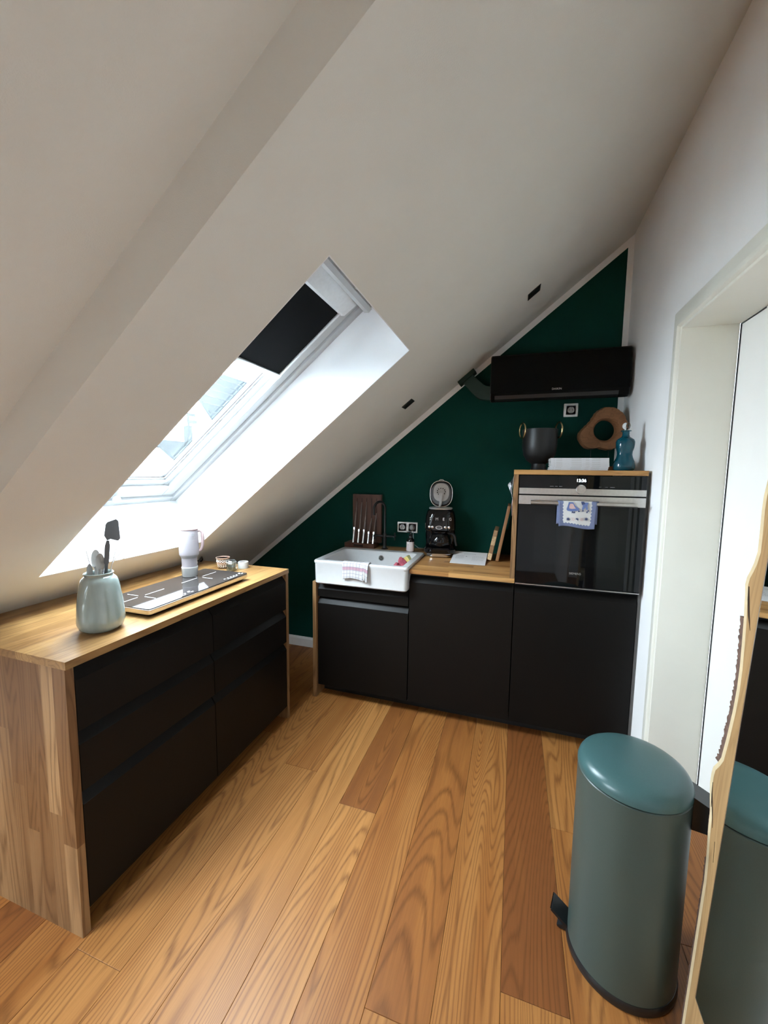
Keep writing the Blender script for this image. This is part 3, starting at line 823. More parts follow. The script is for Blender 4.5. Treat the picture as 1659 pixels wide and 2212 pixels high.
# pink cloth with a sponge end, in the sink's right rear corner
ck = thing('cleaning_cloth', 'crumpled pink cleaning cloth with yellow sponge end in the right corner of the sink', 'cloth', (-.085, .17, .81))
def lump(cx, cy, cz, rx, ry, rz, seed, amp=.18):
    random.seed(seed); bm = bmesh.new(); bmesh.ops.create_icosphere(bm, subdivisions=4, radius=1)
    dirs = [Vector((random.uniform(-1,1), random.uniform(-1,1), random.uniform(-1,1))).normalized() for _ in range(6)]
    mb = MB(); vs_ = []
    for v in bm.verts:
        k = 1 + amp*sum(math.sin(5*v.co.dot(d)+i*1.7) for i, d in enumerate(dirs))/3 + .10*abs(math.sin(7*v.co.dot(dirs[0])+2*v.co.z)) - .08*abs(math.sin(9*v.co.dot(dirs[1])))
        vs_.append((cx+v.co.x*rx*k, cy+v.co.y*ry*k, cz+v.co.z*rz*k))
    bm.verts.index_update()
    mb.add(vs_, [[v.index for v in f.verts] for f in bm.faces]); bm.free(); return mb
obj('cloth', lump(-.115, .145, .860, .034, .045, .056, 3, .28), M_PINK, ck, smooth=80)
obj('cloth_fold', lump(-.088, .185, .880, .028, .05, .055, 5, .25), M_PINK, ck, smooth=80)
rt_ = MB()
def slantbox(mb, p, q, w, h):
    p = Vector(p); q = Vector(q); d = (q-p).normalized(); s = Vector((0,1,0)); s = (s - d*s.dot(d)).normalized(); u = d.cross(s)
    v = [tuple(a + s*i*w + u*k*h) for a in (p, q) for i, k in ((-1,-1),(1,-1),(1,1),(-1,1))]
    return mb.add(v, [(0,1,2,3),(7,6,5,4),(0,4,5,1),(1,5,6,2),(2,6,7,3),(3,7,4,0)])
obj('sponge', slantbox(MB(), (-.092, .20, .912), (-.066, .215, .930), .034, .017), M_YELL, ck)
obj('scourer', slantbox(MB(), (-.0655, .215, .9305), (-.052, .222, .938), .034, .017), M_OLIVE, ck)
random.seed(11)

# tap
tp_ = thing('kitchen_tap', 'matt black swan-neck tap with cross handles behind the sink', 'tap', (-.328, .530, ZT))
tx, ty = -.328, .530
obj('column', MB().lathe([(.026, 0), (.026, .004), (.016, .010), (.013, .02), (.013, .085), (.016, .092), (.016, .108), (.011, .118), (.0085, .122), (.0085, .30)], (tx, ty, ZT), 24), M_BLKMATT, tp_, smooth=35)
arc = [(tx, ty, ZT+.29)]
dx, dy = -.53, -.848
for i in range(13):
    a = PI*i/12; q = .052*(1-math.cos(a))
    arc.append((tx+dx*q, ty+dy*q, ZT+.305+.052*math.sin(a)))
arc.append((tx+dx*.104, ty+dy*.104, ZT+.262))
obj('spout', MB().tube(arc, .0095, 12), M_BLKMATT, tp_, smooth=40)
obj('crossbar', MB().tube([(tx-.060, ty, ZT+.098), (tx+.060, ty, ZT+.098)], .008, 12), M_BLKMATT, tp_, smooth=40)
for sg in (-1, 1):
    h_ = MB()
    X = tx+sg*.078
    h_.tube([(tx+sg*.058, ty, ZT+.098), (X+sg*.006, ty, ZT+.098)], .006, 10)
    h_.tube([(X, ty, ZT+.070), (X, ty, ZT+.126)], .0055, 10).tube([(X, ty-.028, ZT+.098), (X, ty+.028, ZT+.098)], .0055, 10)
    obj('cross_handle', h_, M_BLKMATT, tp_, smooth=40)

# knife block and knives
KB = thing('knife_block', 'upright dark walnut knife block with grooves behind the sink', 'knife block', (-.5, .55, ZT))
obj('backboard', MB().box(-.612, -.378, .592, .617, ZT+.03, ZT+.402, .001), M_BROWNW, KB, tone=.55)
obj('base', MB().box(-.642, -.402, .500, .617, ZT, ZT+.035, .0015), M_BROWNW, KB, tone=.25)
gx = [-.576+.0400*i for i in range(5)]
for x in gx:
    obj('groove', MB().box(x-.002, x+.002, .5912, .593, ZT+.035, ZT+.372), M_DARKGR, KB)
obj('nameplate', MB().box(-.566, -.490, .4985, .5005, ZT+.009, ZT+.026, .0006), M_DARKGR, KB)
names_k = ['first steel knife from the left in the walnut block, long', 'second steel knife from the left in the walnut block, long', 'middle steel knife in the walnut block, long', 'fourth steel knife from the left in the walnut block, short', 'rightmost steel knife in the walnut block, short']
top_z = [.345, .340, .345, .22, .26]; bol = [.135, .122, .122, .108, .108]
for i, x in enumerate(gx):
    k = thing('kitchen_knife', names_k[i], 'knife', (x, .52, ZT+.036), group='steel knives in the walnut block')
    # lies in the y-z plane, pommel forward, tip up in the groove
    def yy(z): return .516 + (.588-.516)*min(1, (z-.036)/(.34-.036))
    b0, zt_ = bol[i], top_z[i]
    hb_ = [(yy(.037)-.008, ZT+.037), (yy(.037)+.014, ZT+.037), (yy(b0)+.012, ZT+b0), (yy(b0)-.006, ZT+b0)]
    obj('handle', MB().prism(hb_, x-.0045, x+.0045, 'x'), M_STEEL, k)
    obj('bolster', MB().prism([(yy(b0)-.008, ZT+b0), (yy(b0)+.014, ZT+b0), (yy(b0)+.014, ZT+b0+.016), (yy(b0)-.006, ZT+b0+.016)], x-.0055, x+.0055, 'x'), M_CHROME, k)
    obj('blade', MB().prism([(yy(b0+.016)-.004, ZT+b0+.016), (yy(b0+.016)+.016, ZT+b0+.016), (.5905, ZT+zt_-.03), (.5905, ZT+zt_)], x-.0012, x+.0012, 'x'), M_STEEL, k)

# sockets
def socket(root, cx, cz):
    y = YB-.012
    obj('socket_frame', MB().box(cx-.030, cx+.030, y+.001, y+.004, cz-.030, cz+.030, .001), M_SOCK, root)
    well = MB().lathe([(.0215, -.0045), (.0215, .001), (.0195, .002), (.0195, -.004)], (cx, y, cz), 28, axis='-y', caps=False)
    obj('socket_well', MB().lathe([(0, -.0005), (.0195, -.0005), (.0215, .0015), (.0205, .0022), (.0185, .0008), (0, .0004)], (cx, y, cz), 28, axis='-y'), M_GREYSIL2, root, smooth=40)
    hh = MB()
    for dx_ in (-.0095, .0095): hh.lathe([(0, 0), (.0028, 0), (.0028, .0008), (0, .0008)], (cx+dx_, y-.0005, cz), 10, axis='-y')
    hh.box(cx-.003, cx+.003, y-.0022, y-.0005, cz+.0165, cz+.0195).box(cx-.003, cx+.003, y-.0022, y-.0005, cz-.0195, cz-.0165)
    stuff(obj('contact_holes', hh, M_GASKET, root))
so1 = thing('wall_socket', 'white single wall socket on the green wall below the air conditioner', 'socket', (.911, YB, 1.911))
obj('cover_plate', MB().box(.868, .954, YB-.011, YB-.0005, 1.868, 1.954, .0025), M_SOCK, so1, smooth=30); socket(so1, .911, 1.911)
so2 = thing('wall_socket', 'white double wall socket on the green wall between sink tap and coffee machine', 'socket', (-.183, YB, 1.076))
obj('cover_plate', MB().box(-.262, -.104, YB-.011, YB-.0005, 1.036, 1.116, .0025), M_SOCK, so2, smooth=30); socket(so2, -.222, 1.076); socket(so2, -.144, 1.076)
pg = thing('power_plug', 'round grey power plug in the right half of the double socket', 'plug', (-.144, YB-.03, 1.076))
obj('plug_body', MB().lathe([(0, .0025), (.0178, .0025), (.0178, .020), (.012, .028), (0, .030)], (-.144, YB-.012, 1.076), 24, axis='-y'), M_PLUGG, pg, smooth=40)
obj('cord', MB().tube([(-.140, YB-.030, 1.066), (-.132, YB-.030, 1.045), (-.130, YB-.028, 1.00), (-.125, YB-.022, .95), (-.09, YB-.02, .924), (.0, YB-.02, .9225)], .003, 8), M_PLUGG, pg, smooth=60)

# soap bottle
sb = thing('soap_bottle', 'small black bottle with pink label and pump, behind the sink rim', 'bottle', (-.117, .485, ZT))
bx, by = -.117, .485
obj('bottle', MB().lathe([(.026, 0), (.029, .004), (.029, .082), (.024, .096), (.013, .106), (.012, .114)], (bx, by, ZT), 28), M_AMBER, sb, smooth=40)
lb = MB(); N = 16
lb.grid([[(bx+.0294*math.sin(a), by-.0294*math.cos(a), z) for a in [R(-72+144*i/N) for i in range(N+1)]] for z in (ZT+.010, ZT+.078)])
obj('label', lb, M_LABEL, sb, smooth=60)
obj('pump', MB().lathe([(.013, .112), (.014, .114), (.014, .126), (.006, .130), (.005, .142)], (bx, by, ZT), 20).box(bx-.026, bx+.007, by-.007, by+.007, ZT+.140, ZT+.149, .002), M_BLKPLAST, sb, smooth=40)
lt = MB()
for i in range(5):
    z = ZT+.060-.009*i; a0, a1 = R(-34), R(-2 if i else -8)
    lt.tube([(bx+.0297*math.sin(a0+(a1-a0)*k/4), by-.0297*math.cos(a0+(a1-a0)*k/4), z) for k in range(5)], .0007 if i else .0015, 4)
stuff(obj('label_print', lt, M_GREYPRINT, sb))

# coffee machine
cx_, cy_ = .098, .475
CM = thing('coffee_machine', 'glossy black retro coffee machine with its lid open', 'coffee machine', (cx_, cy_, ZT), (0, 0, R(9.5)))
def rr(w, d, z, r, oy=0.0): return rrect(-w, w, -d+oy, d+oy, r, z, 6)
obj('base_trim', MB().loft([rr(.086, .105, .006, .05, -.01), rr(.088, .107, .008, .05, -.01), rr(.088, .107, .028, .05, -.01), rr(.084, .103, .030, .05, -.01)]), M_CHROME, CM, smooth=35)
for x in (-.06, .06):
    for y in (-.08, .06): obj('foot', MB().lathe([(.012, 0), (.012, .007)], (x, y, 0), 12), M_BLKPLAST, CM)
obj('base', MB().loft([rr(.103, .115, .028, .06, -.005), rr(.108, .120, .036, .06, -.005), rr(.108, .120, .056, .06, -.005), rr(.098, .110, .066, .055, -.005)]), M_BLKGLOSS, CM, smooth=35)
obj('column', MB().loft([rr(.100, .045, .060, .04, .065), rr(.104, .048, .12, .04, .062), rr(.104, .050, .19, .04, .060)]), M_BLKGLOSS, CM, smooth=40)
hd_ = []
for z, w, d in ((.178, .098, .098), (.186, .104, .106), (.22, .104, .106), (.26, .102, .102), (.29, .098, .097), (.312, .091, .090), (.324, .080, .080), (.328, .070, .072)):
    hd_.append(rr(w, d, z, min(w, d)*.62, 0))
obj('head', MB().loft(hd_), M_BLKGLOSS, CM, smooth=40)
obj('rim', MB().loft([rr(.078, .078, .325, .05), rr(.080, .080, .331, .05), rr(.074, .074, .333, .048)]), M_ALU, CM, smooth=40)
# lid hinged up at the back, slightly leaning
lid_rings = []
for dpt, sx, sz in ((0.0, .070, .080), (.004, .0785, .091), (.012, .081, .094), (.022, .078, .091), (.034, .062, .074), (.040, .035, .045)):
    ring = []
    for i in range(36):
        t = 2*PI*i/36; c, s = math.cos(t), math.sin(t); e = .80
        X = sx*abs(c)**e*(1 if c > 0 else -1); Z = sz*abs(s)**e*(1 if s > 0 else -1)
        zz = .425+Z; ring.append((X, .058+dpt+(zz-.33)*.12, zz))
    lid_rings.append(ring)
obj('lid', MB().loft(lid_rings), M_BLKGLOSS, CM, smooth=40)
trim = [(x, y-.004, z) for x, y, z in lid_rings[1]]
obj('lid_trim', MB().tube(trim, .0035, 8, closed=True).tube([(-.018, .078, .517), (-.010, .079, .524), (.010, .079, .524), (.018, .078, .517)], .003, 8), M_CHROME, CM, smooth=60)
li = [[(x*k, y-.004-dd, .425+(z-.425)*k+oz) for x, y, z in lid_rings[0]] for k, dd, oz in ((.97, 0, 0), (.97, .002, 0), (.86, .002, .004))]
obj('lid_liner', MB().loft(li), M_GREYSIL, CM, smooth=40)
lq = [[(x*k, y-.007-dd, .425+(z-.425)*k+oz) for x, y, z in lid_rings[0]] for k, dd, oz in ((.80, 0, .010), (.78, .003, .010), (.30, .001, .014))]
obj('shower_plate', MB().loft(lq), M_GREYSIL2, CM, smooth=40)
ho = MB()
for i in range(11):
    a = 2*PI*i/11; ho.lathe([(0, 0), (.0042, 0), (.0042, .002), (0, .002)], (.028*math.cos(a), .0525+.0115*math.sin(a)*.3, .440+.024*math.sin(a)), 8, axis='-y')
stuff(obj('shower_holes', ho, M_DARKGR, CM))
obj('water_arm', MB().tube([(-.012, .020, .332), (-.004, .030, .350), (.000, .045, .385), (.000, .050, .415)], [.007, .009, .010, .017], 12), M_GREYSIL2, CM, smooth=60)
obj('water_arm_head', MB().lathe([(0, 0), (.018, 0), (.018, .006), (.013, .008), (0, .008)], (0, .046, .418), 20, axis='-y'), M_GREYSIL2, CM, smooth=40)
# carafe
obj('carafe', MB().lathe([(.050, .066), (.068, .072), (.076, .095), (.074, .120), (.062, .150), (.050, .164), (.053, .172)], (0, -.035, 0), 32), M_BLKGLOSS, CM, smooth=40)
obj('carafe_handle', MB().tube([(.050, -.05, .162), (.085, -.06, .160), (.100, -.062, .140), (.104, -.062, .105), (.112, -.062, .078)], [.008, .009, .009, .008, .007], 10), M_BLKPLAST, CM, smooth=60)
for i, ch in enumerate('SMEG'):
    xq = -.068+.0445*i
    text('maker_lettering', ch, .026, (xq, -.1030 - .002*(1-abs(i-1.5)/1.5) + .018*max(0, abs(xq)-.05)*10, .262), (R(90), 0, R([-18, -2, 2, 18][i])), M_SILVERPRINT, CM, .0015)
for xq, rz in ((-.073, .0), (-.052, .0), (.034, .0), (.058, .0)):
    obj('button', MB().lathe([(0, 0), (.0085, 0), (.0085, .006), (.006, .008), (0, .008)], (xq, -.1055+max(0, abs(xq)-.05)*.35, .208), 18, axis='-y'), M_CHROME, CM, smooth=40)
kk = [[(-.008+.024*math.cos(2*PI*i/24)*s, -.105-d, .206+.0145*math.sin(2*PI*i/24)*s) for i in range(24)] for d, s in ((0, 1), (.006, 1), (.009, .85))]
obj('display_bezel', MB().loft(kk), M_CHROME, CM, smooth=40)
kk = [[(-.008+.018*math.cos(2*PI*i/24), -.1135-d, .206+.010*math.sin(2*PI*i/24)) for i in range(24)] for d in (0, .001)]
obj('display', MB().loft(kk), M_GREYSIL, CM)

# folded info card on the worktop
cd = thing('info_card', 'white folded information card lying in front of the coffee machine', 'card', (.32, .33, ZT))
obj('front_flap', MB().prism([(.235, ZT+.001), (.475, ZT+.032), (.475, ZT+.0335), (.235, ZT+.0025)], .205, .425, 'x'), M_PAPER, cd)
obj('rear_flap', MB().prism([(.474, ZT+.0315), (.500, ZT+.001), (.502, ZT+.001), (.4755, ZT+.033)], .205, .425, 'x'), M_PAPER, cd)
pr = MB(); random.seed(4)
def cardz(y): return ZT+.0027+(y-.235)*.129
def dash(mb, x0, x1, y, h): mb.add([(x0, y-h, cardz(y-h)), (x1, y-h, cardz(y-h)), (x1, y+h, cardz(y+h)), (x0, y+h, cardz(y+h)), (x0, y-h, cardz(y-h)+.0003), (x1, y-h, cardz(y-h)+.0003), (x1, y+h, cardz(y+h)+.0003), (x0, y+h, cardz(y+h)+.0003)], [(0,3,2,1),(4,5,6,7),(0,1,5,4),(1,2,6,5),(2,3,7,6),(3,0,4,7)])
for i in range(8): dash(pr, .275+i*.010, .275+i*.010+random.uniform(.004, .008), .425, .003)
for r_ in range(5):
    x = .228
    while x < .275: w = random.uniform(.004, .010); dash(pr, x, x+w, .395-.016*r_, .0018); x += w+.003
    x = .335
    while x < .405: w = random.uniform(.004, .010); dash(pr, x, x+w, .385-.018*r_, .0018); x += w+.003
dash(pr, .290, .300, .375, .006)
stuff(obj('print', pr, M_GREYPRINT, cd))
random.seed(12)

# cutting boards leaning on the upright board, and hanging paper
def lean(name, lab, x_bot, x_top, th, h, y0, y1, m, cat='cutting board', tone=.4):
    ang = math.asin((x_top-x_bot)/h)
    r_ = thing(name, lab, cat, (x_bot, 0, ZT+.001), (0, ang, 0))
    return r_
b1 = lean('cutting_board', 'tall brown wooden cutting board leaning against the oven surround', .500, .573-.004, .020, .40, 0, 0, M_BOARD2)
obj('board', MB().box(-.020, 0, .37, .62, .004, .37, .003), M_BOARD2, b1, tone=.75, smooth=40)
b2 = lean('cutting_board', 'short blocky end-grain cutting board leaning in front of the taller board', .452, .500, .024, .25, 0, 0, M_ENDGRAIN)
zz = [.005, .05, .105, .165, .205]
for i in range(4):
    obj('block', MB().box(-.026, -.0, .375, .60, zz[i], zz[i+1], .0015), M_ENDGRAIN, b2, tone=[.85, .15, .7, .3][i])
hp = thing('papers', 'white papers and a dark card hanging at the oven surround above the boards', 'papers', (.566, .1, 1.28))
def sheet(y0, y1, z0, z1, x0, curl, m, nm):
    rows = []
    for j in range(9):
        v = j/8
        rows.append([(x0 - curl*math.sin(PI*min(1, v*1.1))*(.4+.6*i/6), y0+(y1-y0)*i/6, z0+(z1-z0)*v + .02*(i/6)) for i in range(7)])
    return solid(obj(nm, MB().grid(rows), m, hp, smooth=70), .0012)
sheet(-.006, .20, 1.345, 1.455, .5725, .016, M_PAPER, 'sheet')
sheet(.004, .22, 1.365, 1.450, .5700, .022, M_GASKET, 'dark_sheet')
sheet(.010, .22, 1.372, 1.440, .5690, .027, M_PAPER, 'sheet')
sheet(.012, .20, 1.26, 1.345, .5725, .004, M_ROSE, 'small_sheet')

# ================================================================== SHELF TOP
ZS = 1.512
# pot with brass rings
pt = thing('handled_pot', 'large matt black footed pot with two brass ring handles on the oven shelf', 'pot', (.717, .41, ZS))
px_, py_ = .717, .41
obj('bowl', MB().lathe([(.030, .035), (.048, .045), (.076, .066), (.095, .100), (.102, .150), (.1035, .252), (.101, .254), (.0985, .252), (.097, .150), (.090, .105), (.065, .07), (0, .05)], (px_, py_, ZS), 48), M_BLKMATT, pt, smooth=40)
obj('foot', MB().lathe([(.048, 0), (.050, .003), (.044, .020), (.042, .044), (.0, .046)], (px_, py_, ZS), 32), M_BLKMATT, pt, smooth=40)
for sg in (-1, 1):
    c = Vector((px_+sg*.104, py_-.02, ZS+.247)); ang = R(66)
    u = Vector((math.cos(ang)*1, -math.sin(ang), 0))
    obj('ring_handle', MB().tube([tuple(c + u*.040*math.cos(2*PI*i/32) + Vector((0,0,1))*.046*math.sin(2*PI*i/32)) for i in range(32)], .0052, 10, closed=True), M_GOLD, pt, smooth=60)

# magazines
mg0 = None
random.seed(3)
spots = ['lowest of the stack on the oven shelf', 'second from the bottom of the stack on the oven shelf', 'third from the bottom of the stack on the oven shelf', 'fourth from the bottom of the stack on the oven shelf', 'third from the top of the stack on the oven shelf', 'second from the top of the stack on the oven shelf', 'topmost of the stack on the oven shelf']
for i in range(7):
    z = ZS + .0096*i
    if mg0 is None:
        m_ = mg0 = thing('magazine', None, 'magazine', (.905, .20, ZS), group='white magazines stacked on the oven shelf', local=True)
        mb = MB()
        obj('pages', MB().box(-.138, .140, -.097, .105, .0010, .0082), M_MAG, m_)
        obj('cover', MB().box(-.142, .142, -.100, .105, .0082, .0093).box(-.142, .142, -.100, .105, 0, .0010).box(-.142, .142, -.1002, -.0985, .0003, .0090), M_PAPER, m_)
        sp_ = MB()
        for x, w in ((-.128, .004), (-.116, .030), (-.04, .05), (.03, .018), (.06, .04)): sp_.box(x, x+w, -.1007, -.1001, .0036, .0056)
        stuff(obj('spine_print', sp_, M_GREYSIL2, m_))
    else: m_ = copy_tree(mg0)
    m_.location = (.905+random.uniform(-.003, .003), .20+random.uniform(-.002, .002), z)
    m_['label'] = 'white magazine, ' + spots[i]

# driftwood ring on a stand
DW = thing('wood_ring_sculpture', 'irregular brown driftwood ring on thin rods and a wooden block', 'sculpture', (1.06, .47, ZS), (0, 0, R(8)))
cxx, czz = .024, .246
ring_outline = [(.124, 0), (.122, .012), (.119, .037), (.1125, .064), (.092, .100), (.061, .127), (.035, .137), (.007, .140), (-.018, .134), (-.043, .120), (-.060, .103), (-.067, .090), (-.080, .062), (-.094, .043), (-.118, .018), (-.138, -.002),
                (-.147, -.022), (-.144, -.053), (-.124, -.089), (-.106, -.107), (-.070, -.112), (-.034, -.105), (-.016, -.111), (.025, -.118), (.056, -.112), (.090, -.086), (.110, -.045)]
polar = sorted([(math.degrees(math.atan2(z, x)) % 360, math.hypot(x, z)) for x, z in ring_outline])
polar.append((360.0, polar[0][1]))
def pr_(a):
    a %= 360
    for (k0, r0), (k1, r1) in zip(polar[:-1], polar[1:]):
        if k0 <= a <= k1: return r0 + (r1-r0)*(a-k0)/(k1-k0)
    return polar[0][1]
N = 72
def ringpts(fn, y): return [(cxx+fn(360*i/N)[0]*math.cos(2*PI*i/N), y, czz+fn(360*i/N)[1]*math.sin(2*PI*i/N)) for i in range(N)]
random.seed(5); jit = [random.uniform(-.002, .002) for _ in range(N+1)]
def o_(s): return lambda a: ((pr_(a)+jit[int(a/5)])*s, (pr_(a)+jit[int(a/5)])*s)
def i_n(s): return lambda a: (.063*s, .061*s)
rgs = [ringpts(i_n(1.02), .03), ringpts(o_(.97), .03), ringpts(o_(1), .02), ringpts(o_(1.0), -.015), ringpts(o_(.96), -.03), ringpts(i_n(1.22), -.034), ringpts(i_n(1.12), -.028), ringpts(i_n(1.0), -.01), ringpts(i_n(1.02), .03)]
obj('wood_ring', MB().loft(rgs, False, False), M_DRIFT, DW, smooth=50, tone=.5)
for x in (-.045, .055): obj('rod', MB().tube([(x, 0, .02), (x, 0, .135)], .0016, 8), M_BLKMATT, DW)
obj('base_block', MB().box(-.075, .085, -.045, .045, 0, .030, .001), M_DRIFT, DW, tone=.9)
random.seed(21)

# blue decanter
DC = thing('decanter', 'petrol blue pinched glass decanter with a clear ball stopper, right end of the shelf', 'bottle', (1.125, .125, ZS))
bx, by = 1.122, .125
rgs = []
for z, r, pinch in ((.001, .040, 0), (.004, .047, .0), (.014, .052, .02), (.030, .053, .05), (.050, .050, .14), (.068, .043, .30), (.084, .039, .36), (.100, .040, .32), (.118, .045, .20), (.136, .046, .10), (.150, .045, .03), (.162, .040, 0), (.170, .030, 0), (.176, .020, 0), (.186, .0165, 0), (.203, .0165, 0), (.205, .024, 0), (.209, .025, 0), (.211, .019, 0)):
    ring = []
    for i in range(48):
        a = 2*PI*i/48+.35; k = 1 - pinch*(.5+.5*math.cos(4*a))*.75
        ring.append((bx+r*k*math.cos(a), by+r*k*math.sin(a), ZS+z))
    rgs.append(ring)
obj('bottle', MB().loft(rgs), M_BLUEG, DC, smooth=60)
obj('stopper', MB().lathe([(0, .200), (.010, .202), (.011, .210), (.010, .2135), (.016, .220), (.019, .229), (.0195, .236), (.016, .245), (.009, .250), (0, .2515)], (bx, by, ZS), 28), M_CLEAR, DC, smooth=60)

# ================================================================== AIR CONDITIONER AND DUCT
ac = thing('air_conditioner', 'black wall-mounted air conditioner high on the green wall', 'air conditioner', (.80, YB, 1.95))
AX0, AX1 = .405, 1.198
yb_ = YB-.0045
prof_ac = [(yb_, 1.985), (yb_-.10, 1.965), (yb_-.17, 1.955), (yb_-.205, 1.963), (yb_-.218, 1.985), (yb_-.222, 2.05), (yb_-.222, 2.19), (yb_-.216, 2.225), (yb_-.195, 2.240), (yb_-.05, 2.245), (yb_, 2.245)]
obj('casing', MB().prism(prof_ac, AX0+.006, AX1-.006, 'x'), M_AC, ac, smooth=40)
ss = [(y + (yb_-.11-y)*.02, z + (2.1-z)*.02) for y, z in prof_ac]
obj('end_cap', MB().prism(prof_ac, AX1-.006, AX1-.002, 'x').prism(ss, AX1-.002, AX1, 'x'), M_BLKPLAST, ac, smooth=40)
obj('end_cap', MB().prism(prof_ac, AX0+.002, AX0+.006, 'x').prism(ss, AX0, AX0+.002, 'x'), M_BLKPLAST, ac, smooth=40)
obj('front_panel', MB().prism([(yb_-.2225, 2.000), (yb_-.2260, 2.004), (yb_-.2268, 2.05), (yb_-.2268, 2.185), (yb_-.2250, 2.196), (yb_-.2225, 2.196)], AX0+.004, AX1-.004, 'x'), M_AC, ac, smooth=30)
obj('louver', MB().prism([(yb_-.195, 1.954), (yb_-.2135, 1.9635), (yb_-.221, 1.985), (yb_-.2185, 1.9855), (yb_-.205, 1.961)], AX0+.03, AX1-.06, 'x'), M_BLKPLAST, ac, smooth=40)
text('maker_lettering', 'DAIKIN', .017, (.800, yb_-.2272, 2.010), FACE, M_SILVERPRINT, ac, .0003)
du = thing('pipe_duct', 'dark green pipe duct bending from the sloped ceiling to the air conditioner', 'duct', (.30, YB-.03, 2.1))
duct_out = [(.200, 2.136), (.214, 2.112), (.300, 2.020), (.330, 2.000), (AX0+.001, 1.990), (AX0+.001, 2.080), (.368, 2.084), (.350, 2.094), (.284, 2.158), (.264, 2.187)]
obj('duct', MB().prism(duct_out, YB-.058, YB-.0005, 'y'), M_GREEN2, du)
u2 = Vector((CS, SN)); n2 = Vector((SN, -CS))
A = Vector((.226, roof_z(.226)))
q = [A - u2*.068 + n2*.0005, A + u2*.068 + n2*.0005, A + u2*.068 + n2*.030, A - u2*.068 + n2*.030]
obj('ceiling_collar', MB().prism([(p.x, p.y) for p in q], YB-.075, YB-.0045, 'y'), M_GREEN2, du)

# ================================================================== ON THE SKYLIGHT COUNTER
# hob
HB = thing('induction_hob', 'black glass two-zone induction hob with a steel rim on the worktop', 'hob', (-.87, -.845, ZT))
hx0, hx1, hy0, hy1 = -1.015, -.733, -1.145, -.545
obj('underside', MB().loft([rrect(hx0+.02, hx1-.02, hy0+.02, hy1-.02, .008, ZT+.0005), rrect(hx0+.012, hx1-.012, hy0+.012, hy1-.012, .008, ZT+.016)]), M_BLKPLAST, HB, smooth=40)
obj('rim', MB().loft([rrect(hx0+.001, hx1-.001, hy0+.001, hy1-.001, .012, ZT+.014), rrect(hx0, hx1, hy0, hy1, .012, ZT+.016), rrect(hx0, hx1, hy0, hy1, .012, ZT+.032), rrect(hx0+.002, hx1-.002, hy0+.002, hy1-.002, .012, ZT+.034)]), M_STEEL, HB, smooth=40)
gl_ = obj('glass_top', MB().loft([rrect(hx0+.001, hx1-.001, hy0+.001, hy1-.001, .012, ZT+.034), rrect(hx0+.001, hx1-.001, hy0+.001, hy1-.001, .012, ZT+.037)]), M_HOBGL, HB, smooth=40)
zg = ZT+.0370
for yc in (-1.03, -.70):
    xc = -.905
    for (dx0, dx1, dy0, dy1) in ((.018, .078, -.0012, .0012), (-.078, -.018, -.0012, .0012), (-.0012, .0012, .018, .115), (-.0012, .0012, -.115, -.018)):
        obj('zone_mark', MB().box(xc+dx0, xc+dx1, yc+dy0, yc+dy1, zg, zg+.0003), M_WHITEPRINT, HB)
sy = MB()
for y0 in (-1.03, -.69):
    for i in range(6):
        sy.box(-.768, -.762, y0+i*.022, y0+i*.022+.009, zg, zg+.0003)
    sy.box(-.752, -.7505, y0+.01, y0+.085, zg, zg+.0003).box(-.776, -.770, y0+.116, y0+.128, zg, zg+.0003).box(-.760, -.754, y0+.120, y0+.132, zg, zg+.0003)
stuff(obj('touch_symbols', sy, M_WHITEPRINT, HB))

# tumbler
tx, ty, tz = -1.045, -.625, zg+.0004
tx, ty = -.965, -.700
TB = thing('travel_tumbler', 'tall pale lilac tumbler with side handle standing on the hob', 'tumbler', (tx, ty, tz), (0, 0, R(36.5)))
K = .875
def sc(pf): return [(r*K, h*K) for r, h in pf]
obj('body', MB().lathe(sc([(.036, .004), (.040, .03), (.0415, .108), (.0425, .112), (.0515, .130), (.0525, .140), (.0515, .20), (.0490, .268), (.0480, .272)]), (0,0,0), 40), M_TUMB, TB, smooth=40)
obj('silicone_boot', MB().lathe(sc([(.030, 0), (.038, .001), (.0415, .006), (.0430, .050), (.0445, .053), (.0440, .057), (.0418, .057)]), (0,0,0), 40), M_WHITECER, TB, smooth=40)
obj('step_band', MB().lathe(sc([(.0420, .1095), (.0433, .1115), (.0516, .1285), (.0505, .1290)]), (0,0,0), 40, caps=False), M_TUMBB, TB, smooth=60)
obj('lid', MB().lathe(sc([(.0495, .270), (.0510, .272), (.0510, .277), (.046, .280), (.044, .278), (0, .278)]), (0,0,0), 40), M_TUMBP, TB, smooth=40)
obj('straw', MB().lathe([(.0032, .24), (.0032, .268)], (.040*K, 0, 0), 10), M_GREYPRINT, TB)
hp_ = [(.044*K, 0, .262*K), (.060*K, 0, .266*K), (.071*K, 0, .255*K), (.073*K, 0, .22*K), (.071*K, 0, .175*K), (.065*K, 0, .155*K), (.052*K, 0, .145*K)]
obj('handle', MB().tube(hp_, [.007, .0078, .008, .008, .008, .0078, .006], 12), M_TUMBP, TB, smooth=60)
def on_cyl(body, size, ang, z, r):
    cu_o = text('maker_lettering', body, size, (r*math.sin(ang), -r*math.cos(ang), z), (R(90), 0, ang), M_GREYPRINT, TB, .0002); return cu_o
for i, ch in enumerate('STANLEY'): on_cyl(ch, .0088, R(16+ (i)*6.6), .222*K, .0512*K)
em = MB()
for da, dz, h in ((26, .0, .010), (30, .004, .012), (34, .0, .012), (38, .004, .010), (42, .0, .010)):
    a = R(da); r_ = .0503*K
    em.box(r_*math.sin(a)-.0012, r_*math.sin(a)+.0012, -r_*math.cos(a)-.0009, -r_*math.cos(a)+.0002, .240*K, .240*K+h+dz*.5)
stuff(obj('emblem', em, M_GREYPRINT, TB))

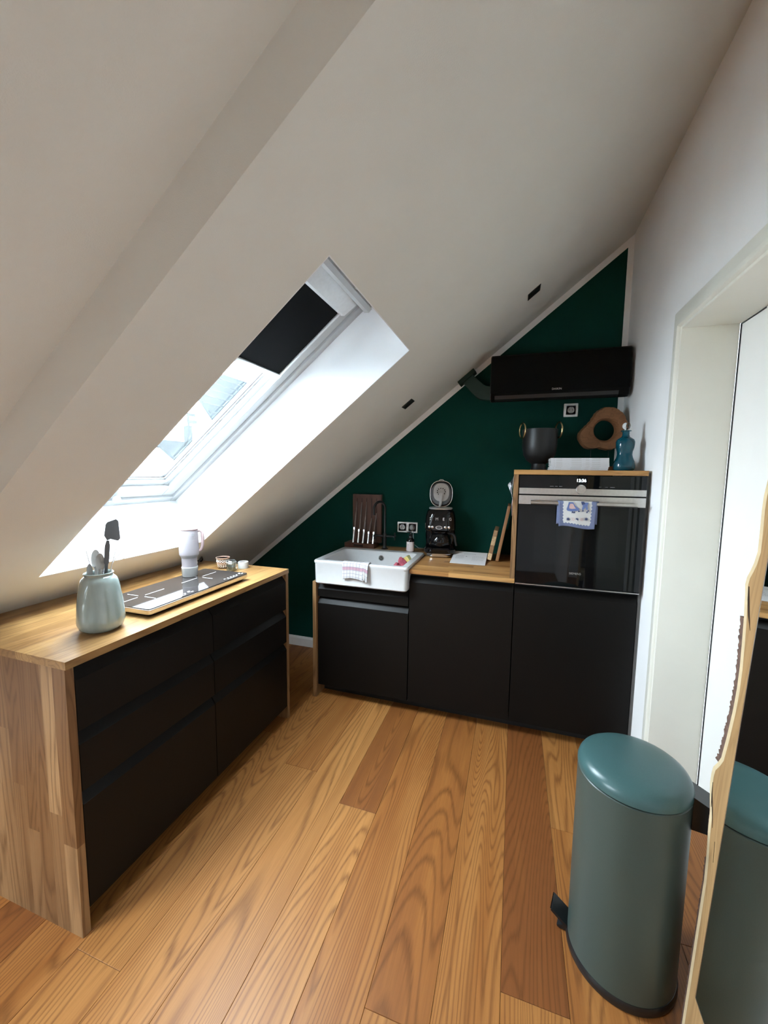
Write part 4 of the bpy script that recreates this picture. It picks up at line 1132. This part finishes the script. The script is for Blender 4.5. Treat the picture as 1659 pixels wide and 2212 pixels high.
# glass cup, clip jar, candle tin
gx_, gy_ = -1.028, -.385
CU = thing('glass_cup', 'glass cup with copper and white pattern, rear left of the three small items', 'cup', (gx_, gy_, ZT))
obj('cup_glass', MB().lathe([(.026, 0), (.028, .003), (.031, .035), (.036, .060), (.038, .066), (.0365, .066), (.034, .058), (.029, .035), (.026, .006), (0, .005)], (gx_, gy_, ZT), 32), M_CUPGL, CU, smooth=40)
obj('rim_band', MB().lathe([(.0372, .061), (.0386, .0665), (.0362, .0665), (.0358, .061)], (gx_, gy_, ZT), 32), M_CUPPAT, CU, smooth=40)
pa = MB(); pb = MB()
for i in range(14):
    a = 2*PI*i/14
    for zc, rr_ in ((.048, .0338), (.034, .0315)):
        c = Vector((gx_, gy_, ZT+zc)); n_ = Vector((math.cos(a), math.sin(a), 0)); t_ = Vector((-math.sin(a), math.cos(a), 0))
        pp_ = [tuple(c + n_*rr_ + t_*.0055*math.cos(2*PI*k/10) + Vector((0,0,1))*.006*math.sin(2*PI*k/10)) for k in range(10)]
        (pa if zc < .04 else pb).tube(pp_, .0011, 5, closed=True)
    for zc in (.012, .020):
        rr_ = .0295; pb.tube([(gx_+rr_*math.cos(a), gy_+rr_*math.sin(a), ZT+zc), (gx_+rr_*math.cos(a+.25), gy_+rr_*math.sin(a+.25), ZT+zc+.006)], .0011, 5)
stuff(obj('copper_pattern', pa, M_CUPPAT, CU)); stuff(obj('white_pattern', pb, M_CUPW, CU))
jx, jy = -.945, -.415
JR = thing('clip_jar', 'small clip-top glass jar of herbs, front of the three small items', 'jar', (jx, jy, ZT))
obj('jar_glass', MB().lathe([(.024, 0), (.027, .004), (.027, .040), (.024, .046), (.024, .050), (.0225, .050), (.0225, .045), (.025, .039), (.025, .005), (0, .004)], (jx, jy, ZT), 28), M_TEAGLASS, JR, smooth=40)
obj('herbs', MB().lathe([(.0, .0045), (.0245, .0045), (.0245, .026), (.015, .029), (0, .028)], (jx, jy, ZT), 24), M_HERBS, JR, smooth=60)
obj('glass_lid', MB().lathe([(.0, .0515), (.0265, .0515), (.0275, .055), (.022, .061), (.012, .060), (0, .061)], (jx, jy, ZT), 28), M_TEAGLASS, JR, smooth=40)
obj('seal_ring', MB().lathe([(.0245, .0495), (.0272, .0500), (.0272, .0515), (.0245, .0520)], (jx, jy, ZT), 28, caps=False), M_WHITECER, JR)
wr_ = MB().tube([(jx+.0275*math.cos(2*PI*i/24), jy+.0275*math.sin(2*PI*i/24), ZT+.045) for i in range(24)], .0011, 6, closed=True)
wr_.tube([(jx+.026, jy-.006, ZT+.056), (jx+.034, jy-.006, ZT+.050), (jx+.036, jy-.006, ZT+.030), (jx+.031, jy-.006, ZT+.014), (jx+.031, jy+.006, ZT+.014), (jx+.036, jy+.006, ZT+.030), (jx+.034, jy+.006, ZT+.050), (jx+.026, jy+.006, ZT+.056)], .0013, 6)
obj('wire_clip', wr_, M_CHROME, JR, smooth=60)
cx2, cy2 = -.925, -.335
CT = thing('candle_pot', 'low white candle pot, rightmost of the three small items', 'candle', (cx2, cy2, ZT))
obj('pot', MB().lathe([(.029, 0), (.030, .001), (.030, .036), (.028, .038), (.021, .038), (.020, .034), (.020, .028), (0, .028)], (cx2, cy2, ZT), 32), M_WHITECER, CT, smooth=40)
obj('metal_cup', MB().lathe([(0, .0285), (.0195, .0285), (.0195, .0365), (.018, .0365), (.018, .030), (0, .030)], (cx2, cy2, ZT), 28), M_STEEL, CT, smooth=40)
# black cable behind the tumbler
props(obj('power_cable', MB().tube([(-1.02, -.62, ZT+.012), (-1.05, -.58, ZT+.006), (-1.12, -.50, ZT+.010), (-1.19, -.40, ZT+.030), (-1.232, -.33, ZT+.040), (-1.240, -.315, ZT+.022), (-1.262, -.30, ZT+.006), (-1.30, -.30, ZT+.005)], .0045, 8), M_BLKPLAST, smooth=60), 'black power cable curling off the rear of the hob', 'cable')

# vase with utensils
vx, vy = -.812, -1.272
VS = thing('utensil_vase', 'grey-green glazed vase holding spoons and a spatula at the near end', 'vase', (vx, vy, ZT))
obj('vase_body', MB().lathe([(.045, 0), (.056, .003), (.068, .014), (.0735, .032), (.073, .05), (.069, .10), (.0625, .15), (.0585, .172), (.053, .186), (.046, .193), (.0425, .196), (.0435, .201), (.0455, .205), (.0435, .2075), (.0405, .205), (.039, .197), (.045, .185), (.052, .16), (.060, .06), (.055, .02), (0, .012)], (vx, vy, ZT), 48), M_VASE, VS, smooth=50)
ndir = Vector((-.80, .60, 0)); rdir = Vector((.60, .80, 0))     # away from / right of the viewer at the vase
VB = Vector((vx, vy, ZT))
def U(r, z, d=0.0): return tuple(VB + rdir*(r) + ndir*d + Vector((0, 0, z)))
def utensil(name, lab, cat='utensil', group='utensils in the grey-green vase'):
    return thing(name, lab, cat, U(0, .02), group=group)
sp = utensil('spatula', 'dark grey silicone spatula standing tallest in the vase')
obj('handle', MB().loft([[U(a + dx_, z, dd + d_) for dx_, d_ in ((-w, -.003), (w, -.003), (w, .003), (-w, .003))] for a, z, w, dd in ((.004, .016, .005, .02), (.016, .15, .005, .008), (.024, .232, .005, .0), (.0245, .240, .0078, 0), (.030, .300, .0078, -.002), (.032, .318, .004, -.002))]), M_GREYSIL, sp, smooth=30)
hdp = [(.022, .337), (.030, .318), (.040, .322), (.063, .312), (.070, .320), (.067, .384), (.060, .392), (.034, .384), (.028, .376)]
obj('head', MB().loft([[U(a, z, -.004 + (a-.03)*.5 + o2) for a, z in hdp] for o2 in (0, .006)]), M_GREYSIL, sp, smooth=30)
def spoon(nm, lab, m, r0, r1, ztop, w, h, d, tilt=.0):
    s = utensil(nm, lab)
    zc = ztop-h
    obj('handle', MB().tube([U(r0, .02, d*.3), U(r0*.5+r1*.5, .13, d*.7), U(r1, zc-h*.7, d)], [.004, .0045, .0055], 8), m, s, smooth=60)
    rg = []
    for dd, k in ((0, .75), (.004, 1.0), (.006, 1.0), (.002, .86), (.007, .5), (.009, .1)):
        rg.append([U(r1 + w*k*math.cos(2*PI*i/24), zc + h*k*math.sin(2*PI*i/24) , d - dd + (.010 if k == .75 else 0) + tilt*w*math.cos(2*PI*i/24)) for i in range(24)])
    rg = [[U(r1 + w*k*math.cos(2*PI*i/24), zc + h*k*math.sin(2*PI*i/24), d + dd + tilt*w*math.cos(2*PI*i/24)) for i in range(24)] for dd, k in ((.012, .3), (.009, .75), (.002, 1.0), (-.001, 1.0), (.003, .85), (.0075, .5), (.009, .1))]
    obj('bowl', MB().loft(rg), m, s, smooth=70)
    return s
spoon('cooking_spoon', 'grey silicone spoon, taller and rear of the two grey spoons in the vase', M_GREYSIL2, -.012, -.006, .286, .014, .036, .016, .6)
spoon('cooking_spoon', 'pale grey silicone spoon, in front of the taller grey spoon in the vase', M_GREYSIL2, -.004, .006, .276, .0135, .034, -.008, .5)
spoon('serving_spoon', 'white spoon with a small bowl at the left rim of the vase', M_WHITECER, -.026, -.025, .240, .009, .028, .0)
spoon('serving_spoon', 'steel spoon leaning behind the grey spoons in the vase', M_CHROME, .012, .016, .248, .008, .028, .012, .9)
def wire(lab, pts, m=M_STEEL, r=.0013):
    s = utensil('skewer', lab); obj('wire', MB().tube([U(*p) for p in pts], r, 6), m, s, smooth=60); return s
wire('thin steel skewer leaning left in the vase', [(.012, .02, .0), (-.032, .285, .012)])
t_ = utensil('wire_tongs', 'thin steel wire tongs splaying to the right in the vase')
obj('wire', MB().tube([U(.010, .02, 0), U(.036, .215, -.006), U(.056, .290, -.006)], .0013, 6), M_STEEL, t_, smooth=60)
obj('wire', MB().tube([U(.012, .02, .004), U(.040, .230, -.002), U(.053, .252, -.001), U(.080, .284, .0)], .0015, 6), M_STEEL, t_, smooth=60)
wk = utensil('wire_whisk', 'steel wire loop lying across the back of the vase mouth')
obj('wire', MB().tube([U(.002, .02, .008), U(.018, .20, .022), U(.022, .248, .020), U(.042, .252, .012), U(.062, .250, .012), U(.078, .243, .016)], .0016, 6), M_CHROME, wk, smooth=60)

# ================================================================== PEDAL BIN
BX, BY, BR = .947, -.995, .146
BN = thing('pedal_bin', 'tall petrol green pedal bin with rounded lid beside the live-edge mirror', 'bin', (BX, BY, 0), (0, 0, R(-14)))
obj('base_ring', MB().lathe([(BR-.01, 0), (BR+.002, .0), (BR+.004, .004), (BR+.004, .020), (BR+.001, .027), (BR-.01, .028)], (0,0,0), 72), M_BINBLK, BN, smooth=40)
obj('body', MB().lathe([(BR-.012, .0275), (BR, .0275), (BR, .602), (BR-.002, .6045), (BR-.008, .6045)], (0,0,0), 72), M_BIN, BN, smooth=35)
obj('lid_seal', MB().lathe([(BR-.010, .6045), (BR-.006, .6045), (BR-.006, .6105), (BR-.010, .6105)], (0,0,0), 72), M_BINBLK, BN, smooth=40)
obj('lid', MB().lathe([(BR-.010, .6095), (BR+.001, .6095), (BR+.001, .620), (BR-.002, .630), (BR-.008, .640), (BR-.018, .6475), (BR-.034, .6535), (BR-.06, .6585), (BR-.09, .6615), (.03, .663), (0, .6635)], (0,0,0), 72), M_BINLID, BN, smooth=60)
hg = MB().prism([(BR-.004, .622), (BR+.046, .600), (BR+.048, .560), (BR+.034, .530), (BR-.004, .528)], -.036, .036, 'y')
hng = obj('hinge_housing', hg, M_BINBLK, BN, smooth=20)
obj('wire_loop', MB().tube([(BR+.049, -.024, .575), (BR+.056, -.024, .560), (BR+.054, -.024, .530), (BR+.046, -.024, .520), (BR+.044, -.024, .535)], .0018, 6), M_CHROME, hng, smooth=60)
pd = MB().prism([(-BR+.004, .030), (-BR-.046, .062), (-BR-.050, .060), (-BR-.048, .054), (-BR+.004, .020)], -.030, .030, 'y')
pdl = obj('pedal', pd, M_BINBLK, BN)
obj('pedal_edge', MB().box(-BR-.0515, -BR-.049, -.030, .030, .056, .0625), M_CHROME, pdl)
obj('pedal_bracket', MB().prism([(-BR+.004, .004), (-BR-.028, .004), (-BR-.030, .010), (-BR-.012, .020), (-BR+.004, .022)], -.024, .024, 'y'), M_BINBLK, BN)

# ================================================================== LIVE-EDGE MIRROR
t_tilt = .04472
MR = thing('live_edge_mirror', 'leaning mirror framed in a live-edge wooden slab, behind the pedal bin', 'mirror', (1.0542, -1.1, 0), (0, t_tilt, R(-.62)))
# local: -x faces the room, y towards the far end, z up
edge = [(0.003, -.056), (.05, -.059), (.15, -.058), (.30, -.056), (.40, -.0545), (.473, -.054), (.53, -.048), (.587, -.038), (.62, -.034), (.646, -.032), (.68, -.020), (.708, -.012), (.735, -.0115), (.755, -.015), (.78, -.032), (.801, -.043), (.86, -.052), (.939, -.060), (.99, -.0615), (1.043, -.059), (1.10, -.052), (1.162, -.043), (1.19, -.037), (1.215, -.033), (1.236, -.027), (1.254, -.030), (1.272, -.040), (1.292, -.049), (1.32, -.056), (1.363, -.052), (1.415, -.046), (1.447, -.045), (1.489, -.051), (1.55, -.06), (1.62, -.055), (1.70, -.05), (1.745, -.06)]
edge = [(z, y-.001) for z, y in edge]
near = [(1.745, -.62), (1.55, -.60), (1.3, -.63), (1.0, -.615), (.7, -.64), (.4, -.62), (.1, -.635), (.003, -.63)]
TS = .034
poly = [(y-.013, z) for z, y in edge] + [(y, z) for z, y in near]
obj('slab', MB().prism(poly, 0, TS, 'x'), M_SLAB, MR, tone=.55)
sap = [(y, z) for z, y in edge] + [(y-.0135, z) for z, y in reversed(edge)]
obj('sapwood_edge', MB().prism(sap, .0002, TS-.001, 'x'), M_SAP, MR)
random.seed(9)
def bark(z0, z1, w):
    inner = [(y, z) for z, y in edge if z0 <= z <= z1]
    fine = []
    for (y0, za), (y1, zb) in zip(inner[:-1], inner[1:]):
        k = max(2, int((zb-za)/.0045))
        fine += [(y0+(y1-y0)*i/k, za+(zb-za)*i/k) for i in range(k)]
    outer = [(y + w*random.uniform(.72, 1.08), z) for y, z in fine]
    return MB().prism([(y-.0005, z) for y, z in fine] + list(reversed(outer)), .0015, TS-.002, 'x')
obj('bark', bark(.78, 1.17, .020), M_BARK, MR); obj('bark', bark(.0, .54, .011), M_BARK, MR)
obj('bark', bark(.58, .69, .006), M_BARK, MR)
for pts_ in ([(1.235, -.044), (1.205, -.052), (1.17, -.064), (1.14, -.078)], [(1.235, -.047), (1.19, -.060), (1.15, -.074)], [(.70, -.030), (.66, -.044), (.62, -.056)], [(.72, -.026), (.69, -.032), (.66, -.036)], [(.60, -.075), (.55, -.082)]):
    obj('crack', MB().tube([(-.0002, y, z) for z, y in pts_], [.0006] + [.0016]*(len(pts_)-2) + [.0005], 5), M_CRACK, MR)
G = [(-.104, .195), (-.104, 1.66), (-.555, 1.66), (-.555, .195)]
obj('mirror_glass', MB().prism(G, -.0018, -.0001, 'x'), M_MIRROR, MR)
ge = MB().box(-.0022, .0, -.104, -.1028, .194, 1.661).box(-.0022, 0, -.555, -.104, .1935, .195)
obj('glass_edge', ge, M_STEEL, MR)
for y_ in (-.28, -.46): obj('wall_stop', MB().box(TS, .082, y_-.02, y_+.02, 1.64, 1.70, .002), M_SLAB, MR, tone=.3)

# ================================================================== OUTDOORS, SEEN THROUGH THE SKYLIGHT
struct(obj('ground', MB().box(-60, 30, -40, 60, -8.3, -8.0), M_OUTG))
def gable(name, lab, x_eave, x_ridge, y0, y1, z_eave, z_ridge, mroof, mwall):
    h = thing(name, lab, 'house', ((x_eave+x_ridge)/2, (y0+y1)/2, -8))
    xb = 2*x_ridge-x_eave
    obj('wall', MB().prism([(x_eave-.3, -8), (x_eave-.3, z_eave), (x_ridge, z_ridge-.25), (xb+.3, z_eave), (xb+.3, -8)], y0+.2, y1-.2, 'y'), mwall, h)
    for xa in (x_eave, xb):
        obj('roof', MB().prism([(xa, z_eave-.15), (x_ridge, z_ridge), (x_ridge, z_ridge+.18), (xa, z_eave+.05)], y0, y1, 'y'), mroof, h)
    return h
hA = gable('neighbour_house', 'big slate-roofed house seen through the skylight, right of the pale one', -14.6, -19.0, 16.9, 30, 2.5, 8.0, M_SLATE, M_RENDER)
for i in range(9):
    f_ = (i+1)/10; xx = -14.6-4.4*f_; z_ = 2.5+5.5*f_
    obj('roof_course', MB().box(xx-.03, xx+.03, 16.9, 30, z_+.16, z_+.24), M_TILE2, hA)
hB = gable('neighbour_house', 'pale distant house with a chimney seen low through the skylight', -15.0, -17.0, 13.6, 16.2, 1.6, 2.9, M_TILE2, M_RENDER)
obj('chimney', MB().box(-16.6, -16.3, 15.2, 15.5, 2.3, 3.9), M_TILE2, hB)
ant = MB().box(-16.5, -16.42, 15.35, 15.45, 3.8, 4.6).box(-16.5, -16.42, 15.35, 15.9, 4.45, 4.6).box(-16.5, -16.42, 15.35, 16.0, 4.05, 4.25)
obj('aerial', ant, M_TILE2, hB)
for y in (14.0, 14.7, 15.4):
    for z in (.5, -1.2):
        obj('window', MB().box(-15.32, -15.28, y, y+.4, z, z+.7), M_HWIN, hB)
